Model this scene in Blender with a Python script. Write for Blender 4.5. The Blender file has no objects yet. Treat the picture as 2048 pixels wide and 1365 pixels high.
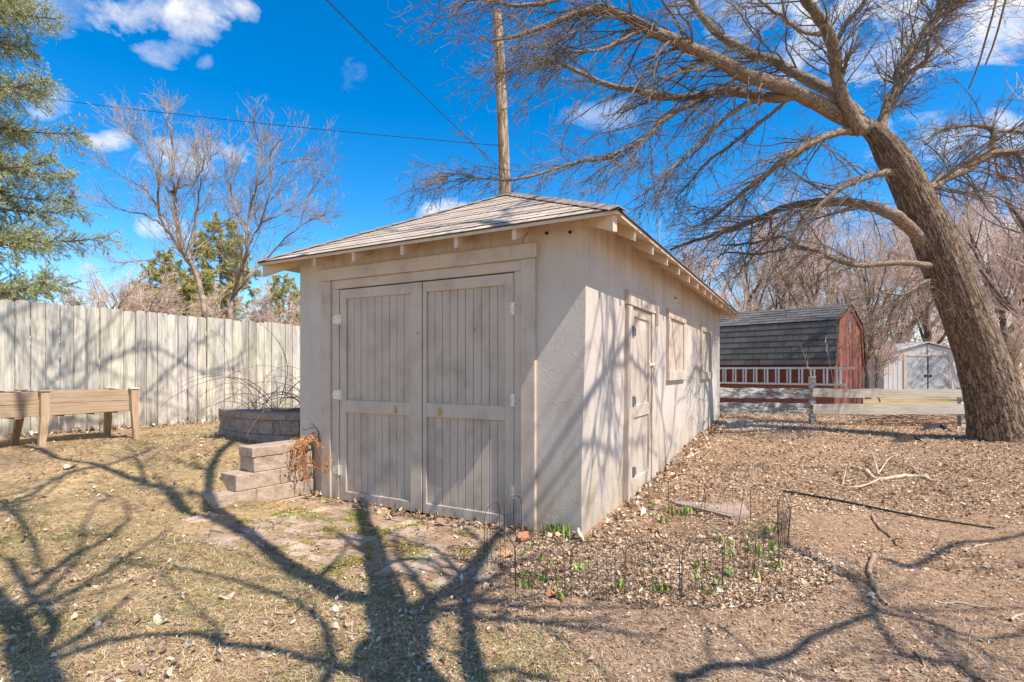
import bpy, math, random
import numpy as np
from mathutils import Vector, noise as mnoise
R = math.radians
rnd = random.Random(7)
rg = np.random.default_rng(11)
scene = bpy.context.scene
COL = scene.collection

# ------------------------------------------------------------------ calibration
F = 1064.0; CX = 1024.0; HY = 740.0; CZ = 1.35
def U(px, py, Y):
    return np.array([(px - CX) / F * Y, Y, CZ + (HY - py) / F * Y])
D1 = np.array([-.877, .4805]); D2 = np.array([.4805, .877])
C0 = np.array([.60, 4.33])
GROT = -math.atan2(.4805, .877)
SUN = np.array([.797, -.626, 1.356]); SUN = SUN / np.linalg.norm(SUN)

# ------------------------------------------------------------------ numpy noise
def _h(ix, iy, s):
    n = (ix * 374761393 + iy * 668265263 + s * 2147483647) & 0xffffffff
    n = ((n ^ (n >> 13)) * 1274126177) & 0xffffffff
    n = n ^ (n >> 16)
    return (n & 0xffff) / 65535.0
def vnoise(x, y, s=0):
    x = np.asarray(x, float); y = np.asarray(y, float)
    ix = np.floor(x).astype(np.int64); iy = np.floor(y).astype(np.int64)
    fx = x - ix; fy = y - iy
    fx = fx * fx * (3 - 2 * fx); fy = fy * fy * (3 - 2 * fy)
    a = _h(ix, iy, s); b = _h(ix + 1, iy, s); c = _h(ix, iy + 1, s); d = _h(ix + 1, iy + 1, s)
    return (a * (1 - fx) + b * fx) * (1 - fy) + (c * (1 - fx) + d * fx) * fy
def fbm(x, y, o=4, s=0):
    v = 0; a = .5; t = 0
    for k in range(o):
        v = v + a * vnoise(np.asarray(x) * 2 ** k, np.asarray(y) * 2 ** k, s + k * 17); t += a; a *= .5
    return v / t

# ------------------------------------------------------------------ terrain
CP = np.array([
 (.6, 4.25, -.02), (0, 4.6, -.05), (-.9, 5.1, -.06), (-1.8, 5.5, -.05), (-2.3, 5.75, -.02), (-1.2, 4.2, -.02), (0, 3.4, 0), (-1, 3, 0), (1, 3, 0),
 (0, 0, 0), (3, 2.5, .0), (-3, 3, .05), (-2.5, 4.1, .03), (-2.9, 4.75, .04), (-2.1, 5.2, -.01), (-3.15, 5.45, .30), (-3.3, 6.1, .45), (-3.6, 6.6, .48),
 (-3.6, 5.0, .18), (-4.3, 4.6, .18), (-4.5, 5.6, .40), (-5.2, 6.2, .48), (-6.2, 6.6, .46), (-4.6, 7.6, .46), (-4.8, 10.9, .44), (-9, 5, .5), (-5.2, 4.2, .22),
 (-4.2, 8.6, .44), (-2.9, 7.4, .52), (1.2, 4.6, .0), (1.75, 6.1, .07), (2.3, 7.0, .13), (3.2, 8.6, .24), (4.4, 11.2, .33), (5.2, 10.6, .27),
 (6.2, 11, .22), (9, 10.6, .2), (3, 5, .04), (5, 5, .06), (6, 7, .15), (7.9, 8.7, .2), (8.6, 14, .2), (12, 9, .2), (6, 2, .02), (2, -3, 0), (-4, -2, .05),
 (10, 20, .2), (17, 22, .2), (0, 16, .4), (-1.2, 12, .42), (-12, 14, .4), (0, 30, .3), (30, 30, .2), (-30, 25, .3), (20, 10, .15), (-20, 0, .4), (0, -20, 0), (30, -5, .1)])
def terr(x, y):
    x = np.asarray(x, float); y = np.asarray(y, float)
    sh = x.shape; xf = x.ravel(); yf = y.ravel(); out = np.empty_like(xf)
    for i in range(0, len(xf), 200000):
        dx = xf[i:i + 200000, None] - CP[:, 0]; dy = yf[i:i + 200000, None] - CP[:, 1]
        w = 1.0 / (dx * dx + dy * dy + .03) ** 1.9
        out[i:i + 200000] = (w * CP[:, 2]).sum(1) / w.sum(1)
    return out.reshape(sh)
def micro(x, y):
    # small lumps, calmer on the brick paving
    n = (fbm(x * 2.2, y * 2.2, 4, 3) - .5) * .05 + (fbm(x * 14, y * 14, 3, 9) - .5) * .022
    lx, ly = toloc(x, y)
    k = np.clip(1 - np.maximum(np.abs(lx + 1.75) / 1.5, np.abs(ly + .65) / .95), 0, .3) / .3
    far = np.clip((np.hypot(x, y) - 14) / 10, 0, 1)
    return n * (1 - .75 * k) * (1 - far * .8)
def toloc(x, y):
    dx = np.asarray(x) - C0[0]; dy = np.asarray(y) - C0[1]
    return dx * .877 - dy * .4805, dx * .4805 + dy * .877
def gz(x, y):
    return terr(x, y) + micro(x, y)
def gz1(x, y): return float(gz(np.array([x]), np.array([y]))[0])
def G(px, py):
    # point of the ground seen at this pixel of the photograph
    z = 0.0
    Y = 4.0
    for _ in range(25):
        Y = .5 * Y + .5 * min(60, F * (CZ - z) / max(py - HY, 4))
        z = float(terr(np.array([(px - CX) / F * Y]), np.array([Y]))[0])
    return np.array([(px - CX) / F * Y, Y, z])

# ------------------------------------------------------------------ materials
class Mt:
    def __init__(s, name):
        s.m = bpy.data.materials.new(name); s.m.use_nodes = True
        s.t = s.m.node_tree; s.b = s.t.nodes['Principled BSDF']; s.tc = s.n('ShaderNodeTexCoord')
        s.obj = s.tc.outputs['Object']; s.uv = s.tc.outputs['UV']
    def n(s, ty, **kw):
        o = s.t.nodes.new(ty)
        for k, v in kw.items(): setattr(o, k, v)
        return o
    def put(s, sock, v):
        if hasattr(v, 'is_linked') or isinstance(v, bpy.types.NodeSocket): s.t.links.new(v, sock)
        else:
            if isinstance(v, (tuple, list)) and len(v) == 3 and sock.type == 'RGBA': v = tuple(v) + (1,)
            sock.default_value = v
    def map(s, vec, scale=(1, 1, 1), rot=(0, 0, 0), loc=(0, 0, 0)):
        o = s.n('ShaderNodeMapping'); s.put(o.inputs[0], vec); o.inputs['Scale'].default_value = scale
        o.inputs['Rotation'].default_value = rot; o.inputs['Location'].default_value = loc
        return o.outputs[0]
    def noise(s, vec, sc, det=4, ro=.55, dist=0, out=0):
        o = s.n('ShaderNodeTexNoise'); s.put(o.inputs['Vector'], vec); o.inputs['Scale'].default_value = sc
        o.inputs['Detail'].default_value = det; o.inputs['Roughness'].default_value = ro; o.inputs['Distortion'].default_value = dist
        return o.outputs[out]
    def vor(s, vec, sc, feat='F1', out='Distance', rand=1):
        o = s.n('ShaderNodeTexVoronoi', feature=feat); s.put(o.inputs['Vector'], vec); o.inputs['Scale'].default_value = sc
        o.inputs['Randomness'].default_value = rand
        return o.outputs[out]
    def ramp(s, f, *st, interp='LINEAR'):
        o = s.n('ShaderNodeValToRGB'); s.put(o.inputs[0], f); e = o.color_ramp.elements; o.color_ramp.interpolation = interp
        while len(e) < len(st): e.new(.5)
        for el, (p, c) in zip(e, st):
            el.position = p
            if not isinstance(c, (tuple, list)): c = (c, c, c)
            el.color = tuple(c) + (1,)
        return o.outputs[0]
    def mix(s, f, a, b, mode='MIX'):
        o = s.n('ShaderNodeMix', data_type='RGBA', blend_type=mode); s.put(o.inputs[0], f); s.put(o.inputs[6], a); s.put(o.inputs[7], b)
        return o.outputs[2]
    def math(s, op, a, b=0.0, c=None, clamp=False):
        o = s.n('ShaderNodeMath', operation=op, use_clamp=clamp); s.put(o.inputs[0], a); s.put(o.inputs[1], b)
        if c is not None: s.put(o.inputs[2], c)
        return o.outputs[0]
    def sep(s, v):
        o = s.n('ShaderNodeSeparateXYZ'); s.put(o.inputs[0], v); return o.outputs
    def attr(s, name='tint'):
        o = s.n('ShaderNodeAttribute'); o.attribute_name = name; return o.outputs['Color']
    def bump(s, h, dist=.01, st=1.0, prev=None):
        o = s.n('ShaderNodeBump'); o.inputs['Distance'].default_value = dist; o.inputs['Strength'].default_value = st
        s.put(o.inputs['Height'], h)
        if prev is not None: s.put(o.inputs['Normal'], prev)
        return o.outputs[0]
    def out(s, col, rough=.9, bump=None, metal=0, spec=.2):
        s.put(s.b.inputs['Base Color'], col); s.put(s.b.inputs['Roughness'], rough); s.b.inputs['Metallic'].default_value = metal
        s.b.inputs['Specular IOR Level'].default_value = spec
        if bump is not None: s.t.links.new(bump, s.b.inputs['Normal'])
        return s.m
def simple(name, c, rough=.85, metal=0, var=.25, sc=8, bd=.002, spec=.25):
    m = Mt(name); n = m.noise(m.obj, sc, 5)
    c2 = tuple(x * (1 - var) for x in c); c3 = tuple(min(1, x * (1 + var)) for x in c)
    return m.out(m.ramp(n, (.3, c2), (.7, c3)), rough, m.bump(m.noise(m.obj, sc * 6, 3), bd), metal, spec)

def mk_stucco():
    m = Mt('stucco paint')
    a = m.noise(m.obj, 1.3, 5); b = m.noise(m.map(m.obj, (6, 6, .8)), 1.0, 4)
    c = m.ramp(a, (.3, (.53, .455, .385)), (.7, (.64, .565, .485)))
    c = m.mix(m.math('MULTIPLY', b, .30), c, (.68, .62, .55))
    c = m.mix(m.ramp(m.noise(m.map(m.obj, (1.4, 1.4, .5), loc=(4, 2, 1)), 2.4, 6, .6), (.52, 0.0), (.72, .42)), c, (.40, .32, .26))
    z = m.sep(m.obj)[2]
    # yellow brown splash stains low on the wall and brown drips standing in for bounce light under the rafters
    st = m.math('MULTIPLY', m.ramp(z, (.12, 1.0), (.85, 0.0)), m.ramp(m.noise(m.map(m.obj, (3, 3, 1.2)), 2, 5), (.33, 0.0), (.62, 1.0)))
    c = m.mix(m.math('MULTIPLY', st, .7), c, (.42, .32, .19))
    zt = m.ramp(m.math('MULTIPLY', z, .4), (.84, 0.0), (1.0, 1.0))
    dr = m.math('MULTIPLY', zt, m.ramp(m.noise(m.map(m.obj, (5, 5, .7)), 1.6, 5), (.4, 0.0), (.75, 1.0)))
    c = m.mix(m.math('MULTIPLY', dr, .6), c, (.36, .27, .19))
    c = m.mix(m.ramp(m.noise(m.obj, 34, 2), (.73, 0.0), (.79, .5)), c, (.16, .13, .11))
    h = m.math('ADD', m.math('MULTIPLY', m.noise(m.obj, 70, 6, .75), 1.0), m.math('MULTIPLY', m.ramp(m.noise(m.obj, 16, 4, dist=.8), (.55, 0), (.66, 1)), .35))
    return m.out(c, .93, m.bump(h, .006, .8), spec=.1)
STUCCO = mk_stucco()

def mk_paintwood(name, base, dark, sc=(45, 45, 2.5)):
    m = Mt(name)
    g = m.noise(m.map(m.obj, sc), 1.6, 6, .6)
    c = m.ramp(g, (.22, dark), (.42, base), (.8, tuple(min(1, x * 1.08) for x in base)))
    w = m.noise(m.obj, 3.5, 5)
    c = m.mix(m.ramp(w, (.46, 0.0), (.72, .7)), c, dark)
    saw = m.noise(m.map(m.obj, (3, 3, 160)), 1, 2)
    c = m.mix(m.math('MULTIPLY', m.ramp(saw, (.5, 0.0), (.75, 1.0)), .22), c, dark)
    c = m.mix(m.ramp(m.noise(m.obj, 40, 2), (.72, 0.0), (.78, .5)), c, (.08, .06, .05))
    z = m.sep(m.obj)[2]
    lo = m.math('MULTIPLY', m.ramp(z, (.0, 1.0), (.22, 0.0)), m.ramp(m.noise(m.map(m.obj, (9, 9, 3)), 1.5, 5), (.4, 0.0), (.62, 1.0)))
    c = m.mix(m.math('MULTIPLY', lo, .75), c, (.26, .23, .20))
    return m.out(c, .85, m.bump(g, .0012, .6), spec=.2)
TRIM = mk_paintwood('worn taupe paint', (.58, .48, .385), (.40, .32, .25))
BOARD = mk_paintwood('worn taupe boards', (.54, .45, .365), (.35, .28, .22))
EAVE = mk_paintwood('eave paint', (.66, .52, .38), (.48, .36, .25))

def mk_shingle(name, lo, hi, w=.30, hgt=.14):
    m = Mt(name)
    br = m.n('ShaderNodeTexBrick'); m.put(br.inputs['Vector'], m.uv)
    br.inputs['Scale'].default_value = 1; br.inputs['Brick Width'].default_value = w; br.inputs['Row Height'].default_value = hgt
    br.inputs['Mortar Size'].default_value = .006; br.inputs['Mortar Smooth'].default_value = .1; br.offset = .5
    br.inputs['Color1'].default_value = (0, 0, 0, 1); br.inputs['Color2'].default_value = (1, 1, 1, 1); br.inputs['Mortar'].default_value = (.5, .5, .5, 1)
    c = m.mix(br.outputs['Color'], lo, hi)
    c = m.mix(m.ramp(m.noise(m.uv, 2.2, 5), (.35, 0.0), (.7, .5)), c, tuple(x * 1.25 for x in hi))
    g = m.noise(m.uv, 90, 3, .7)
    c = m.mix(m.math('MULTIPLY', m.ramp(g, (.4, 0.0), (.7, 1.0)), .5), c, tuple(x * .45 for x in lo))
    c = m.mix(br.outputs['Fac'], c, tuple(x * .22 for x in lo))
    return m.out(c, .95, m.bump(g, .004, .8), spec=.1)
SHINGLE = mk_shingle('brown shingles', (.43, .34, .26), (.66, .54, .43))
SHINGLE_G = mk_shingle('grey shingles', (.095, .09, .085), (.18, .168, .152), .42, .18)

def mk_weather():
    m = Mt('weathered picket wood')
    t = m.attr('tint')
    v = m.map(m.obj, (46, 46, 1.6))
    g = m.noise(v, 1.4, 7, .65, .6)
    c = m.ramp(g, (.3, (.32, .27, .20)), (.46, (.60, .555, .46)), (.7, (.76, .72, .62)))
    w2 = m.noise(m.map(m.obj, (9, 9, 1.3)), 1.0, 5, .6, 1.0)
    c = m.mix(m.ramp(w2, (.44, 0.0), (.64, .8)), c, (.30, .275, .245))
    c = m.mix(.75, c, t, 'MULTIPLY')
    kn = m.vor(m.map(m.obj, (6.3, .01, 2.3)), 1.0)
    rr = m.ramp(kn, (.0, 1.0), (.055, .9), (.10, .0), (.13, .35), (.18, 0.0))
    c = m.mix(m.math('MULTIPLY', rr, .75), c, (.17, .12, .08))
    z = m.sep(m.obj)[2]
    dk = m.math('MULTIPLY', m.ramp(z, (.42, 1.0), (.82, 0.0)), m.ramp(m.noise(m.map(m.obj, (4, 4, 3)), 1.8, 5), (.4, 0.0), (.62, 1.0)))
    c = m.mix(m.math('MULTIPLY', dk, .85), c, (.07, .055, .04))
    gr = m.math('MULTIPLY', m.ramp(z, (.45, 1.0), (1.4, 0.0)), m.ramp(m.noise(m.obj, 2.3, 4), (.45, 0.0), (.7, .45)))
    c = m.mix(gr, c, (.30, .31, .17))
    return m.out(c, .92, m.bump(g, .0018, .6), spec=.1)
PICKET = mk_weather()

def mk_wood(name, a, b, c3, sc=(1.6, 34, 34), st=1.5):
    m = Mt(name)
    g = m.noise(m.map(m.obj, sc), st, 7, .65, .7)
    c = m.ramp(g, (.28, a), (.5, b), (.72, c3))
    return m.out(c, .85, m.bump(g, .0014, .6), spec=.15)
CEDAR = mk_wood('cedar boards', (.27, .16, .085), (.42, .30, .19), (.48, .40, .30))
CEDARV = mk_wood('cedar legs', (.32, .19, .10), (.45, .30, .185), (.52, .40, .29), (34, 34, 1.6))
RAILW = mk_wood('grey rail wood', (.32, .27, .20), (.58, .51, .41), (.78, .72, .62), (1.5, 60, 60))

def mk_peel():
    m = Mt('peeling painted rail')
    g = m.noise(m.map(m.obj, (1.0, 20, 20)), 1.5, 6, .6, 1)
    w = m.ramp(g, (.3, (.20, .13, .10)), (.55, (.33, .25, .20)), (.75, (.42, .36, .31)))
    p = m.ramp(m.noise(m.map(m.obj, (3, 6, 9)), 2.2, 7, .7), (.50, 0.0), (.54, 1.0))
    return m.out(m.mix(p, w, (.66, .70, .66)), .85, m.bump(p, .002, .8))
PEEL = mk_peel()

def mk_block():
    m = Mt('split face block')
    a = m.noise(m.obj, 9, 7, .7); b = m.noise(m.obj, 45, 4, .7)
    c = m.ramp(a, (.25, (.20, .15, .12)), (.45, (.36, .28, .225)), (.6, (.44, .36, .30)), (.75, (.30, .25, .21)))
    c = m.mix(m.ramp(b, (.4, 0.0), (.7, .6)), c, (.16, .12, .10))
    return m.out(c, .95, m.bump(m.math('ADD', a, m.math('MULTIPLY', b, .5)), .018, .9), spec=.08)
BLOCK = mk_block()
def mk_block2():
    m = Mt('tan block'); a = m.noise(m.obj, 9, 7, .7); b = m.noise(m.obj, 60, 4, .7)
    c = m.ramp(a, (.25, (.28, .19, .13)), (.45, (.45, .335, .25)), (.6, (.54, .42, .32)), (.75, (.36, .275, .215)))
    c = m.mix(m.ramp(b, (.4, 0.0), (.7, .5)), c, (.26, .19, .14))
    return m.out(c, .95, m.bump(m.math('ADD', a, m.math('MULTIPLY', b, .5)), .012, .9), spec=.08)
BLOCK2 = mk_block2()

def mk_paver():
    m = Mt('worn brick paver')
    t = m.attr('tint'); b = m.noise(m.obj, 40, 5, .7); a = m.noise(m.obj, 4, 5)
    c = m.mix(1.0, m.ramp(b, (.3, (.36, .265, .19)), (.7, (.58, .46, .35))), t, 'MULTIPLY')
    c = m.mix(m.ramp(a, (.46, 0.0), (.6, .75)), c, (.27, .175, .11))
    ms = m.ramp(m.noise(m.map(m.obj, loc=(3, 7, 0)), 3.1, 6, .65), (.55, 0.0), (.63, .8))
    c = m.mix(ms, c, (.16, .17, .04))
    return m.out(c, .95, m.bump(b, .004, .8), spec=.08)
PAVER = mk_paver()

def mk_ground():
    m = Mt('yard soil')
    p = m.sep(m.obj)
    a = m.noise(m.obj, 1.1, 6, .6); b = m.noise(m.obj, 22, 6, .7); f = m.noise(m.obj, 120, 4, .7)
    dirt = m.ramp(b, (.28, (.18, .10, .055)), (.5, (.42, .265, .16)), (.72, (.62, .42, .27)))
    lit = m.ramp(b, (.3, (.18, .105, .062)), (.5, (.44, .29, .18)), (.7, (.64, .46, .31)))
    thatch = m.ramp(b, (.3, (.22, .135, .065)), (.5, (.48, .33, .17)), (.72, (.68, .52, .31)))
    green = m.ramp(b, (.3, (.06, .075, .022)), (.7, (.19, .20, .075)))
    # lawn on the left, litter to the right and behind, bare soil in front
    kl = m.ramp(m.math('ADD', m.math('MULTIPLY', p[0], -.22), m.math('MULTIPLY', a, .6)), (.35, 0.0), (.65, 1.0))
    kb = m.ramp(m.math('ADD', m.math('MULTIPLY', m.math('ADD', p[1], -5.0), .35), a), (.3, 0.0), (.75, 1.0))
    c = m.mix(kb, dirt, lit)
    c = m.mix(kl, c, thatch)
    c = m.mix(m.math('MULTIPLY', m.ramp(m.noise(m.map(m.obj, loc=(5, 2, 0)), 1.3, 6, .65), (.5, 0.0), (.6, .85)), kl), c, m.ramp(b, (.3, (.16, .09, .055)), (.7, (.46, .31, .20))))
    gp = m.ramp(m.noise(m.map(m.obj, (1, 1, 1)), 1.6, 6, .65), (.52, 0.0), (.66, .6))
    c = m.mix(m.math('MULTIPLY', gp, kl), c, green)
    far = m.ramp(m.math('MULTIPLY', p[1], .01), (.125, 0.0), (.16, 1.0))
    c = m.mix(far, c, m.ramp(m.noise(m.obj, 1.2, 5), (.35, (.30, .23, .11)), (.65, (.48, .36, .21))))
    h = m.math('ADD', b, m.math('MULTIPLY', f, .5))
    return m.out(c, .97, m.bump(h, .03, .8), spec=.05)
SOIL = mk_ground()

def mk_tinted(name, rough=.9, tr=0.0, spec=.15):
    m = Mt(name); c = m.attr('tint')
    n = m.noise(m.obj, 60, 3)
    c = m.mix(m.ramp(n, (.35, .35), (.6, 0.0)), c, m.mix(1.0, c, (.5, .45, .4), 'MULTIPLY'))
    return m.out(c, rough, None, spec=spec)
LITTER = mk_tinted('leaf litter'); BLADE = mk_tinted('grass blades'); SHOOT = mk_tinted('green shoots', .6, spec=.3); NEEDLE = mk_tinted('needles')

def mk_bark(name, a, b, c3, us=5, vs=2.4, bd=.03):
    m = Mt(name)
    v = m.map(m.uv, (us, vs, 1))
    g = m.noise(v, 3.2, 8, .68, 1.2)
    wv = m.n('ShaderNodeVectorMath', operation='ADD'); m.put(wv.inputs[0], m.map(m.uv, (us * 3.4, vs * 1.3, 1)))
    wn = m.n('ShaderNodeVectorMath', operation='SCALE'); m.put(wn.inputs[0], m.noise(m.map(m.uv, (us * 1.2, vs * 1.6, 1)), 3, 4, out=1)); wn.inputs['Scale'].default_value = 1.6
    m.t.links.new(wn.outputs[0], wv.inputs[1])
    r = m.vor(wv.outputs[0], 1.0, 'DISTANCE_TO_EDGE')
    rid = m.ramp(r, (.0, 0.0), (.16, 1.0))
    hh = m.math('ADD', m.math('MULTIPLY', rid, .38), m.math('MULTIPLY', g, 1.15))
    c = m.ramp(hh, (.45, a), (.8, b), (1.15, c3))
    c = m.mix(m.ramp(m.noise(m.obj, 2.3, 5), (.5, 0.0), (.75, .55)), c, tuple(x * 1.35 for x in b))
    return m.out(c, .95, m.bump(hh, bd, .9), spec=.08)
BARK = mk_bark('furrowed bark', (.05, .032, .022), (.185, .127, .088), (.35, .262, .19), 8, 2.4, .035)
BARK_L = mk_bark('limb bark', (.085, .055, .035), (.225, .17, .12), (.37, .295, .225), 16, 6, .006)
BARK_T = simple('birch bark', (.29, .205, .15), .85, var=.55, sc=5)
TWIG = simple('twig bark', (.185, .14, .10), .85, var=.45, sc=3)
TWIG_P = simple('pink grey twig bark', (.64, .48, .385), .9, var=.3, sc=.6)
TWIG_B = simple('tan twig bark', (.36, .28, .20), .9, var=.35, sc=2)
TRUNK_F = simple('distant trunk bark', (.155, .11, .08), .9, var=.35, sc=4)
CONE = simple('spruce bark', (.20, .13, .085), .9, var=.35, sc=5)
CANE = simple('bramble cane', (.22, .13, .10), .8, var=.4, sc=6)
WIRE = simple('rusted wire', (.075, .058, .05), .7, .3, .4, 30)
ZINC = simple('zinc hardware', (.80, .78, .64), .5, .1, .2, 40, .0006, .5)
ZINCD = simple('dark screw', (.05, .05, .05), .6, .3, .2, 40)
BRASS = simple('brass', (.62, .42, .16), .35, .8, .2, 30, .0005, .5)
ALU = simple('aluminium', (.62, .63, .64), .4, .55, .12, 12, .0008, .5)
ALUD = simple('dull galvanised steel', (.20, .23, .25), .5, .5, .3, 40)
DARK = simple('dark gap', (.03, .026, .023), .95)
CABLE = simple('black cable', (.03, .03, .035), .6)
REDP = mk_paintwood('red barn paint', (.29, .11, .075), (.16, .06, .045), (16, 16, 1))
REDT = mk_paintwood('red barn trim', (.30, .10, .07), (.18, .06, .045), (9, 9, 1))
def mk_metalpaint():
    m = Mt('faded shed door paint')
    p = m.ramp(m.noise(m.obj, 3.0, 6, .7), (.46, 0.0), (.56, 1.0))
    return m.out(m.mix(p, (.44, .46, .48), (.30, .29, .31)), .6, None, 0, .3)
SHEDD = mk_metalpaint()
SHEDW = simple('white shed panel', (.56, .535, .535), .55, 0, .08, 2, .001)
SHEDB = simple('beige shed trim', (.55, .44, .37), .6, 0, .1, 3, .001)
POTSOIL = simple('potting soil', (.13, .075, .045), .95, 0, .5, 25, .01)
STONE = simple('pink flagstone', (.34, .25, .195), .9, 0, .22, 5, .006)
TERRA = simple('terracotta', (.50, .22, .11), .8, 0, .2, 20)
VINE = simple('dried vine', (.46, .20, .07), .85, 0, .4, 12)
STRAW = simple('dry straw', (.55, .44, .29), .85, 0, .3, 12)
STICK = simple('fallen stick bark', (.33, .22, .15), .9, 0, .35, 8)
STICKL = simple('pale fallen branch bark', (.50, .40, .28), .9, 0, .3, 8)
FABRIC = simple('black fabric', (.02, .02, .024), .7, 0, .3, 8)
GRAVEL = simple('white gravel', (.62, .57, .52), .9, 0, .3, 40, .004)
POLEW = mk_bark('pole wood', (.11, .07, .045), (.30, .205, .13), (.50, .38, .27), 3, .5, .006)
GREENM = simple('green steel', (.04, .07, .05), .6, .2)

# ------------------------------------------------------------------ object helpers
def tag(o, label=None, cat=None, group=None, kind=None):
    if label: o['label'] = label
    if cat: o['category'] = cat
    if group: o['group'] = group
    if kind: o['kind'] = kind
    return o
def empty(name, loc=(0, 0, 0), rz=0, label=None, cat=None, group=None):
    o = bpy.data.objects.new(name, None); COL.objects.link(o); o.location = loc; o.rotation_euler = (0, 0, rz)
    o.empty_display_size = .1
    return tag(o, label, cat, group)
def mesh_np(name, V, Fs, mat, parent=None, uv=None, tint=None, smooth=False):
    """V (n,3); Fs = list of int arrays (m,k); tint per-vertex (n,3)."""
    me = bpy.data.meshes.new(name)
    V = np.ascontiguousarray(V, dtype=np.float32)
    me.vertices.add(len(V)); me.vertices.foreach_set('co', V.ravel())
    Fs = [f for f in Fs if len(f)]
    li = np.concatenate([f.ravel() for f in Fs]).astype(np.int32)
    cnt = np.concatenate([np.full(len(f), f.shape[1]) for f in Fs]).astype(np.int32)
    st = np.concatenate([[0], np.cumsum(cnt)[:-1]]).astype(np.int32)
    me.loops.add(len(li)); me.loops.foreach_set('vertex_index', li)
    me.polygons.add(len(cnt)); me.polygons.foreach_set('loop_start', st); me.polygons.foreach_set('loop_total', cnt)
    me.polygons.foreach_set('use_smooth', np.full(len(cnt), bool(smooth)))
    if uv is not None:
        l = me.uv_layers.new(name='UVMap'); l.data.foreach_set('uv', np.ascontiguousarray(uv, dtype=np.float32).ravel())
    if tint is not None:
        a = me.attributes.new('tint', 'FLOAT_COLOR', 'POINT')
        c = np.ones((len(V), 4), dtype=np.float32); c[:, :3] = tint; a.data.foreach_set('color', c.ravel())
    me.update(calc_edges=True)
    me.materials.append(mat)
    o = bpy.data.objects.new(name, me); COL.objects.link(o)
    if parent is not None: o.parent = parent
    return o
class MB:
    """collects boxes, prisms and tubes into one mesh"""
    def __init__(s): s.v = []; s.f = {}; s.n = 0; s.t = []
    def add(s, V, F, tint=(1, 1, 1)):
        V = np.asarray(V, float); s.v.append(V)
        for k, fs in F.items(): s.f.setdefault(k, []).append(np.asarray(fs, int) + s.n)
        s.t.append(np.tile(np.asarray(tint, float), (len(V), 1))); s.n += len(V)
    def box(s, x0, x1, y0, y1, z0, z1, tint=(1, 1, 1), rot=None):
        V = np.array([(x, y, z) for z in (z0, z1) for y in (y0, y1) for x in (x0, x1)], float)
        if rot is not None: V = rot(V)
        s.add(V, {4: [(0, 2, 3, 1), (4, 5, 7, 6), (0, 1, 5, 4), (2, 6, 7, 3), (0, 4, 6, 2), (1, 3, 7, 5)]}, tint)
    def bbox(s, x0, x1, y0, y1, z0, z1, b=.004, tint=(1, 1, 1)):
        # bevelled box: three nested slabs as one convex shape of 24 vertices
        import bmesh
        bm = bmesh.new(); bmesh.ops.create_cube(bm, size=1)
        for v in bm.verts: v.co = Vector(((x0 + x1) / 2 + v.co.x * (x1 - x0), (y0 + y1) / 2 + v.co.y * (y1 - y0), (z0 + z1) / 2 + v.co.z * (z1 - z0)))
        bmesh.ops.bevel(bm, geom=bm.edges[:], offset=b, segments=1, affect='EDGES')
        s.bm(bm, tint)
    def bm(s, bm, tint=(1, 1, 1)):
        bm.verts.index_update(); V = [v.co[:] for v in bm.verts]; F = {}
        for f in bm.faces: F.setdefault(len(f.verts), []).append([v.index for v in f.verts])
        bm.free(); s.add(V, F, tint)
    def prism(s, pts, off, tint=(1, 1, 1)):
        # polygon pts (k,3) extruded by vector off
        P = np.asarray(pts, float); k = len(P); V = np.vstack([P, P + np.asarray(off, float)])
        F = {k: [list(range(k))[::-1], list(range(k, 2 * k))], 4: []}
        q = [(i, (i + 1) % k, k + (i + 1) % k, k + i) for i in range(k)]
        if k == 4: F[4] = F[k] + q if False else [list(range(k))[::-1], list(range(k, 2 * k))] + [list(a) for a in q]
        else: F[4] = q
        s.add(V, F, tint)
    def tube(s, path, r, sides=6, tint=(1, 1, 1), cap=True):
        P = np.asarray(path, float); K = len(P)
        rr = np.full(K, r) if np.isscalar(r) else np.asarray(r, float)
        V, Fq, _ = tube_arrays(P[None], rr[None], sides)
        F = {4: Fq}
        if cap: F.setdefault(sides, []); 
        if cap and sides != 4:
            F[sides] = [list(range(sides))[::-1], list(range((K - 1) * sides, K * sides))]
        s.add(V, F, tint)
    def build(s, name, mat, parent=None, smooth=False):
        V = np.vstack(s.v); Fs = [np.vstack(a) for a in s.f.values() if len(a) and sum(len(x) for x in a)]
        return mesh_np(name, V, Fs, mat, parent, tint=np.vstack(s.t), smooth=smooth)
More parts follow.
